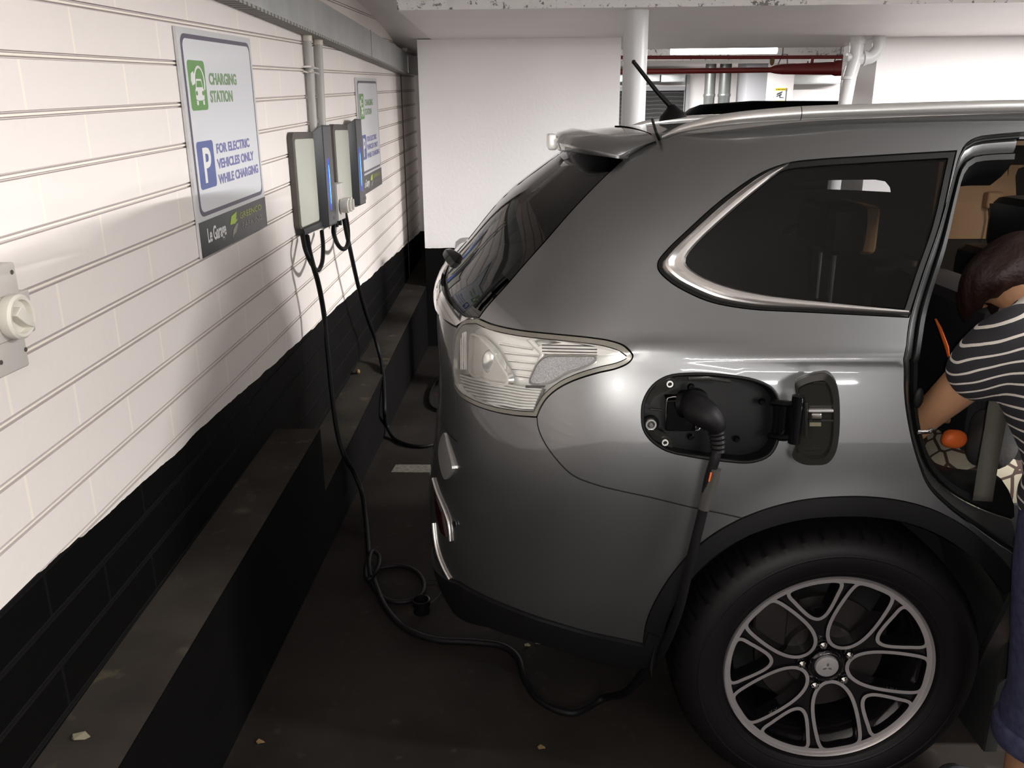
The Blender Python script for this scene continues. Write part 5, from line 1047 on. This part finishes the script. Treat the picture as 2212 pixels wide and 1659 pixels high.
# ================================================================== THE PERSON
def skin(name, verts, edges, rad, m, parent=None, sub=2, root=0):
    me = bpy.data.meshes.new(name); me.from_pydata([tuple(map(float, v)) for v in verts], edges, []); o = bpy.data.objects.new(name, me); C.objects.link(o)
    md = o.modifiers.new('skin', 'SKIN'); md.use_smooth_shade = True
    for i, r in enumerate(rad): me.skin_vertices[0].data[i].radius = (r, r) if np.isscalar(r) else r
    me.skin_vertices[0].data[root].use_root = True
    s = o.modifiers.new('sub', 'SUBSURF'); s.levels = s.render_levels = sub
    bpy.context.view_layer.update(); nm = bpy.data.meshes.new_from_object(o.evaluated_get(bpy.context.evaluated_depsgraph_get())); bpy.data.objects.remove(o)
    nm.name = name; nm.materials.clear(); nm.materials.append(m)
    for p in nm.polygons: p.use_smooth = True
    o = bpy.data.objects.new(name, nm); C.objects.link(o); return adopt(o, parent)
per = thing('person', 'person in a striped shirt and rolled jeans leaning into the open rear door', 'person', (1.14, 1.46, 0))
J = dict(pel=(1.10, 1.47, .86), wa=(1.07, 1.50, .97), ch=(1.04, 1.56, 1.08), uc=(1.02, 1.61, 1.15), nk=(1.008, 1.66, 1.195), hb=(.998, 1.70, 1.222), hd=(.993, 1.745, 1.252), ht=(.99, 1.765, 1.285),
 lh=(1.045, 1.46, .82), lk=(1.052, 1.43, .47), lc=(1.052, 1.46, .33), la=(1.052, 1.48, .09), lt=(1.03, 1.60, .035), lt2=(1.02, 1.66, .03),
 rh=(1.20, 1.46, .82), rk=(1.22, 1.42, .47), rc=(1.22, 1.45, .33), ra=(1.22, 1.47, .09), rt=(1.23, 1.59, .035), rt2=(1.235, 1.65, .03),
 ls=(.925, 1.615, 1.125), le=(.868, 1.70, .985), lw=(.838, 1.765, .895), lp=(.830, 1.785, .855),
 rs=(1.13, 1.66, 1.15), re=(1.15, 1.78, 1.0), rw=(1.09, 1.90, .90), rp=(1.07, 1.925, .87))
K = list(J); idx = {k: i for i, k in enumerate(K)}
E_ = [('pel', 'wa'), ('wa', 'ch'), ('ch', 'uc'), ('uc', 'nk'), ('nk', 'hb'), ('hb', 'hd'), ('hd', 'ht'), ('pel', 'lh'), ('lh', 'lk'), ('lk', 'lc'), ('lc', 'la'), ('la', 'lt'), ('lt', 'lt2'), ('pel', 'rh'), ('rh', 'rk'), ('rk', 'rc'), ('rc', 'ra'), ('ra', 'rt'), ('rt', 'rt2'), ('uc', 'ls'), ('ls', 'le'), ('le', 'lw'), ('lw', 'lp'), ('uc', 'rs'), ('rs', 're'), ('re', 'rw'), ('rw', 'rp')]
Rd = dict(pel=.12, wa=.10, ch=.105, uc=.075, nk=.045, hb=.05, hd=.072, ht=.058, lh=.085, lk=.058, lc=.062, la=.036, lt=.036, lt2=.026, rh=.085, rk=.058, rc=.062, ra=.036, rt=.036, rt2=.026, ls=.055, le=.040, lw=.028, lp=(.034, .018), rs=.055, re=.040, rw=.028, rp=(.034, .018))
vs_ = [J[k] for k in K]; es = [(idx[a], idx[b]) for a, b in E_]; rs_ = [Rd[k] for k in K]
def add(v, r, e):
    vs_.append(v); rs_.append(r); es.append((e, len(vs_) - 1)); return len(vs_) - 1
for side, s in (('l', -1), ('r', 1)):
    p, w = np.array(J[side + 'p']), np.array(J[side + 'w']); d = nrm(p - w); lat = nrm(np.cross(d, (0, 1, .3))) * s; nrm_ = np.cross(lat, d)
    for k, (off, ln) in enumerate(((-.026, .062), (-.009, .075), (.009, .070), (.025, .055))):
        a = add(p + lat * off + d * .018, .0095, idx[side + 'p']); c = add(p + lat * off * 1.15 + d * (.018 + ln * .5) + nrm_ * .006, .0088, a); add(p + lat * off * 1.2 + d * (.016 + ln * .95) + nrm_ * (.022 + .004 * k), .0075, c)
    a = add(w + d * .028 - lat * .030, .0105, idx[side + 'w']); add(w + d * .062 - lat * .046 + nrm_ * .012, .009, a)
# nose and ears grow from the head
hd = np.array(J['hd']); fdir = nrm((-.55, .55, -.6))
a = add(hd + fdir * .076 + np.array((0, 0, .0)), .014, idx['hd'])
body = skin('body', vs_, es, rs_, M['skin'], per, 2, 0)
for s in (-1, 1):
    sd = nrm(np.cross(fdir, (0, 0, 1))) * s; upv = np.cross(sd, fdir) * s
    MB().sphere(hd + sd * .068 - fdir * .005, .008, .014, .022).build('ear', M['skin'], per, smooth=60)
    e = hd + fdir * .064 + sd * .026 + np.array((0, 0, .022)); MB().sphere(e, .0095).build('eye', M['off_white'], per, smooth=60); MB().sphere(e + fdir * .006, .006).build('iris', M['dark_grey'], per, smooth=60)
MB().sphere(hd + fdir * .062 + np.array((.0, -.0, -.036)), .016, .010, .005).build('mouth', M['skin'], per, smooth=60)
# hair: a cap with strands falling forward
hm = MB(); up_ = np.array((.12, -.35, .93))
hm.sphere(hd + np.array((.012, -.012, .018)), .080, .080, .074); hm.sphere(hd + np.array((.055, -.01, .0)), .06, .06, .06)
for dx, dy, dz, L_ in ((-.050, -.030, .035, .10), (-.056, -.005, .030, .12), (-.050, .020, .025, .13), (-.030, .045, .02, .12), (-.035, -.05, .03, .07), (.03, .06, 0, .10), (.075, .02, .0, .10), (.07, -.03, .01, .09)):
    s0 = hd + np.array((dx, dy, dz)); limb(hm, [tuple(s0 + np.array((.03, 0, .02))) + (.028,), tuple(s0 + np.array((-.014, 0, -.03))) + (.026,), tuple(s0 + np.array((-.020, .006, -L_ * .7))) + (.018,), tuple(s0 + np.array((-.012, .012, -L_))) + (.008,)], 10)
remesh('hair', hm, .007, 4, M['hair'], per)
sm_ = MB(); limb(sm_, [(1.104, 1.475, .845, .160), (1.100, 1.478, .90, .154), (1.075, 1.50, .98, .138), (1.045, 1.56, 1.075, .135), (1.025, 1.605, 1.135, .105), (1.012, 1.64, 1.175, .068)])
limb(sm_, [(1.03, 1.60, 1.13, .098), (.97, 1.607, 1.137, .085), (.935, 1.615, 1.125, .074), (.914, 1.632, 1.092, .069), (.906, 1.645, 1.072, .066)])
limb(sm_, [(1.03, 1.62, 1.13, .09), (1.12, 1.65, 1.14, .078), (1.15, 1.70, 1.07, .07), (1.155, 1.72, 1.04, .068)])
sh_ = remesh('shirt', sm_, .011, 6, M['stripes'], per)
jm_ = MB(); limb(jm_, [(1.10, 1.475, .875, .128), (1.105, 1.47, .80, .140)])
for x, kx in ((1.048, 1.052), (1.20, 1.225)): limb(jm_, [(x + .005, 1.465, .82, .112), (x, 1.458, .72, .106), ((x + kx) / 2, 1.445, .58, .097), (kx, 1.437, .47, .092), (kx, 1.444, .43, .089), (kx, 1.452, .385, .091)])
remesh('jeans', jm_, .012, 6, M['denim'], per)
for kx in (1.052, 1.225): MB().lathe([(.070, -.010), (.091, -.012), (.0945, -.004), (.0945, .030), (.090, .036), (.07, .034)], (kx, 1.452, .335), (0, 0, 1), 36).build('jeans_cuff', M['denim'], per, smooth=60)
for s, a, t_ in (('l', J['la'], J['lt2']), ('r', J['ra'], J['rt2'])):
    a, t_ = np.array(a), np.array(t_); MB().tube(cr([a + np.array((0, -.045, -.055)), a + np.array((0, 0, -.045)), (a + t_) / 2 + np.array((0, 0, -.012)), t_ + np.array((0, .005, .008)), t_ + np.array((0, .035, .004))], 4), [.028] + [.042] * 4 + [.048] * 4 + [.046] * 4 + [.034] * 3 + [.02], 14, flat=.75).build('shoe', M['shoe'], per, smooth=60)
# things in the doorway
def blob(c, rx, ry, rz, name, m, lab, cat, p=2.6, nz=.06):
    G = []; n, k = 28, 16
    for i in range(k + 1):
        row = []
        for j in range(n + 1):
            th = PI * i / k; ph = 2 * PI * (j % n) / n; f = lambda v: np.sign(v) * abs(v)**(2 / p)
            w = 1 + nz * math.sin(3 * ph + 2 * th) * math.sin(th); row.append((c[0] + rx * w * f(math.sin(th)) * f(math.cos(ph)), c[1] + ry * w * f(math.sin(th)) * f(math.sin(ph)), c[2] + rz * f(math.cos(th)) * w))
        G.append(row)
    return tag(MB().grid(G).build(name, m, smooth=60), lab, cat)
c = at(2105, 1000, y=1.95); blob((c[0] + .03, 1.97, c[2] - .02), .17, .13, .11, 'cloth_bag', M['bagcloth'], 'cream bag with brown line pattern on the car seat', 'bag')
c = at(2122, 940, y=1.83); blob((c[0] + .02, c[1], c[2] - .01), .052, .05, .07, 'shoulder_bag', M['bag_grey'], 'crumpled grey bag beside the cream bag in the doorway', 'bag', 2.2, .12)
c = at(2060, 948, y=1.84); blob(c, .028, .02, .022, 'orange_toy', M['orange'], 'orange item on the seat beside the person\'s hand', 'item', 2.2)
c = at(2108, 840, y=1.80); blob(c, .014, .02, .02, 'pink_item', M['pink'], 'small pink item behind the bare arm', 'item', 2.2)
c = at(2030, 708, y=1.86); tag(MB().tube([c + np.array((-.012, 0, .02)), c, c + np.array((.022, 0, -.045)), c + np.array((.03, 0, -.07))], [.004, .007, .008, .004], 8, flat=.5).build('orange_strap', M['orange'], smooth=50), 'thin orange strap just inside the rear doorway', 'strap')
# ================================================================== LIGHT
w = bpy.data.worlds.new('world'); bpy.context.scene.world = w; w.use_nodes = True; w.node_tree.nodes['Background'].inputs[0].default_value = (.5, .5, .52, 1); w.node_tree.nodes['Background'].inputs[1].default_value = .05
def batten(cx, cy, L, along_x, power, lab, z=2.33, col=(1, .985, .97)):
    t = thing('ceiling_lamp', lab, 'lamp', (cx, cy, 2.4))
    dx, dy = (L / 2, .05) if along_x else (.05, L / 2)
    MB().box(cx - dx, cx + dx, cy - dy, cy + dy, z + .03, 2.40).build('lamp_body', M['lamp_body'], t)
    a = (cx - dx, cy, z) if along_x else (cx, cy - dy, z); b_ = (cx + dx, cy, z) if along_x else (cx, cy + dy, z)
    MB().tube([a, b_], .016, 12).build('lamp_tube', M['tube'], t, smooth=50)
    L_ = bpy.data.lights.new('lamp_light', 'AREA'); L_.shape = 'RECTANGLE'; L_.size = L if along_x else .06; L_.size_y = .06 if along_x else L; L_.energy = power; L_.color = col; L_.spread = PI
    o = bpy.data.objects.new('lamp_light', L_); C.objects.link(o); o.location = (cx, cy, z - .02); return adopt(o, t) if False else o
batten(1.6, -2.2, 1.2, True, 13, 'ceiling lamp behind and above the viewer')
batten(2.6, .9, 1.2, True, 40, 'ceiling lamp above the near side of the SUV', 2.28)
batten(3.7, 3.3, 1.5, False, 215, 'ceiling lamp above the far side of the SUV', 2.15)
batten(5.4, 3.3, 1.5, False, 95, 'ceiling lamp near the beam at the right', 2.15)
batten(5.2, -.7, 1.2, True, 40, 'ceiling lamp over the bay to the right')
batten(1.2, -3.9, 1.2, True, 26, 'ceiling lamp over the aisle behind the viewer')
def area(x, y, z, sx, sy, e, col=(1, .96, .92)):
    L_ = bpy.data.lights.new('lamp_light', 'AREA'); L_.shape = 'RECTANGLE'; L_.size = sx; L_.size_y = sy; L_.energy = e; L_.color = col; o = bpy.data.objects.new('lamp_light', L_); C.objects.link(o); o.location = (x, y, z)
area((l0[0] + l1[0]) / 2, YL, l0[2] - .04, l1[0] - l0[0], .06, 22)
batten(1.6, 11.3, 1.2, True, 150, 'lamp added out of sight behind the second beam to brighten the far bay', 2.395)  # unseen fill lamp added for the bay beyond the opening
batten(5.6, 12.4, 1.2, True, 90, 'lamp added out of sight behind the right wall to brighten the far wall', 2.395)  # unseen fill lamp added where the column shades the far wall
# phone lamp beside the lens
L_ = bpy.data.lights.new('phone_flash', 'POINT'); L_.energy = 9.5; L_.color = (1, .965, .92); L_.shadow_soft_size = .004; o = bpy.data.objects.new('phone_flash', L_); C.objects.link(o); o.location = (.028, -.01, H + .006)

area(1.70, 2.5, 1.484, .1, .1, .8, (1, .82, .62))  # light of the added dome lamp, brightening the cabin trim
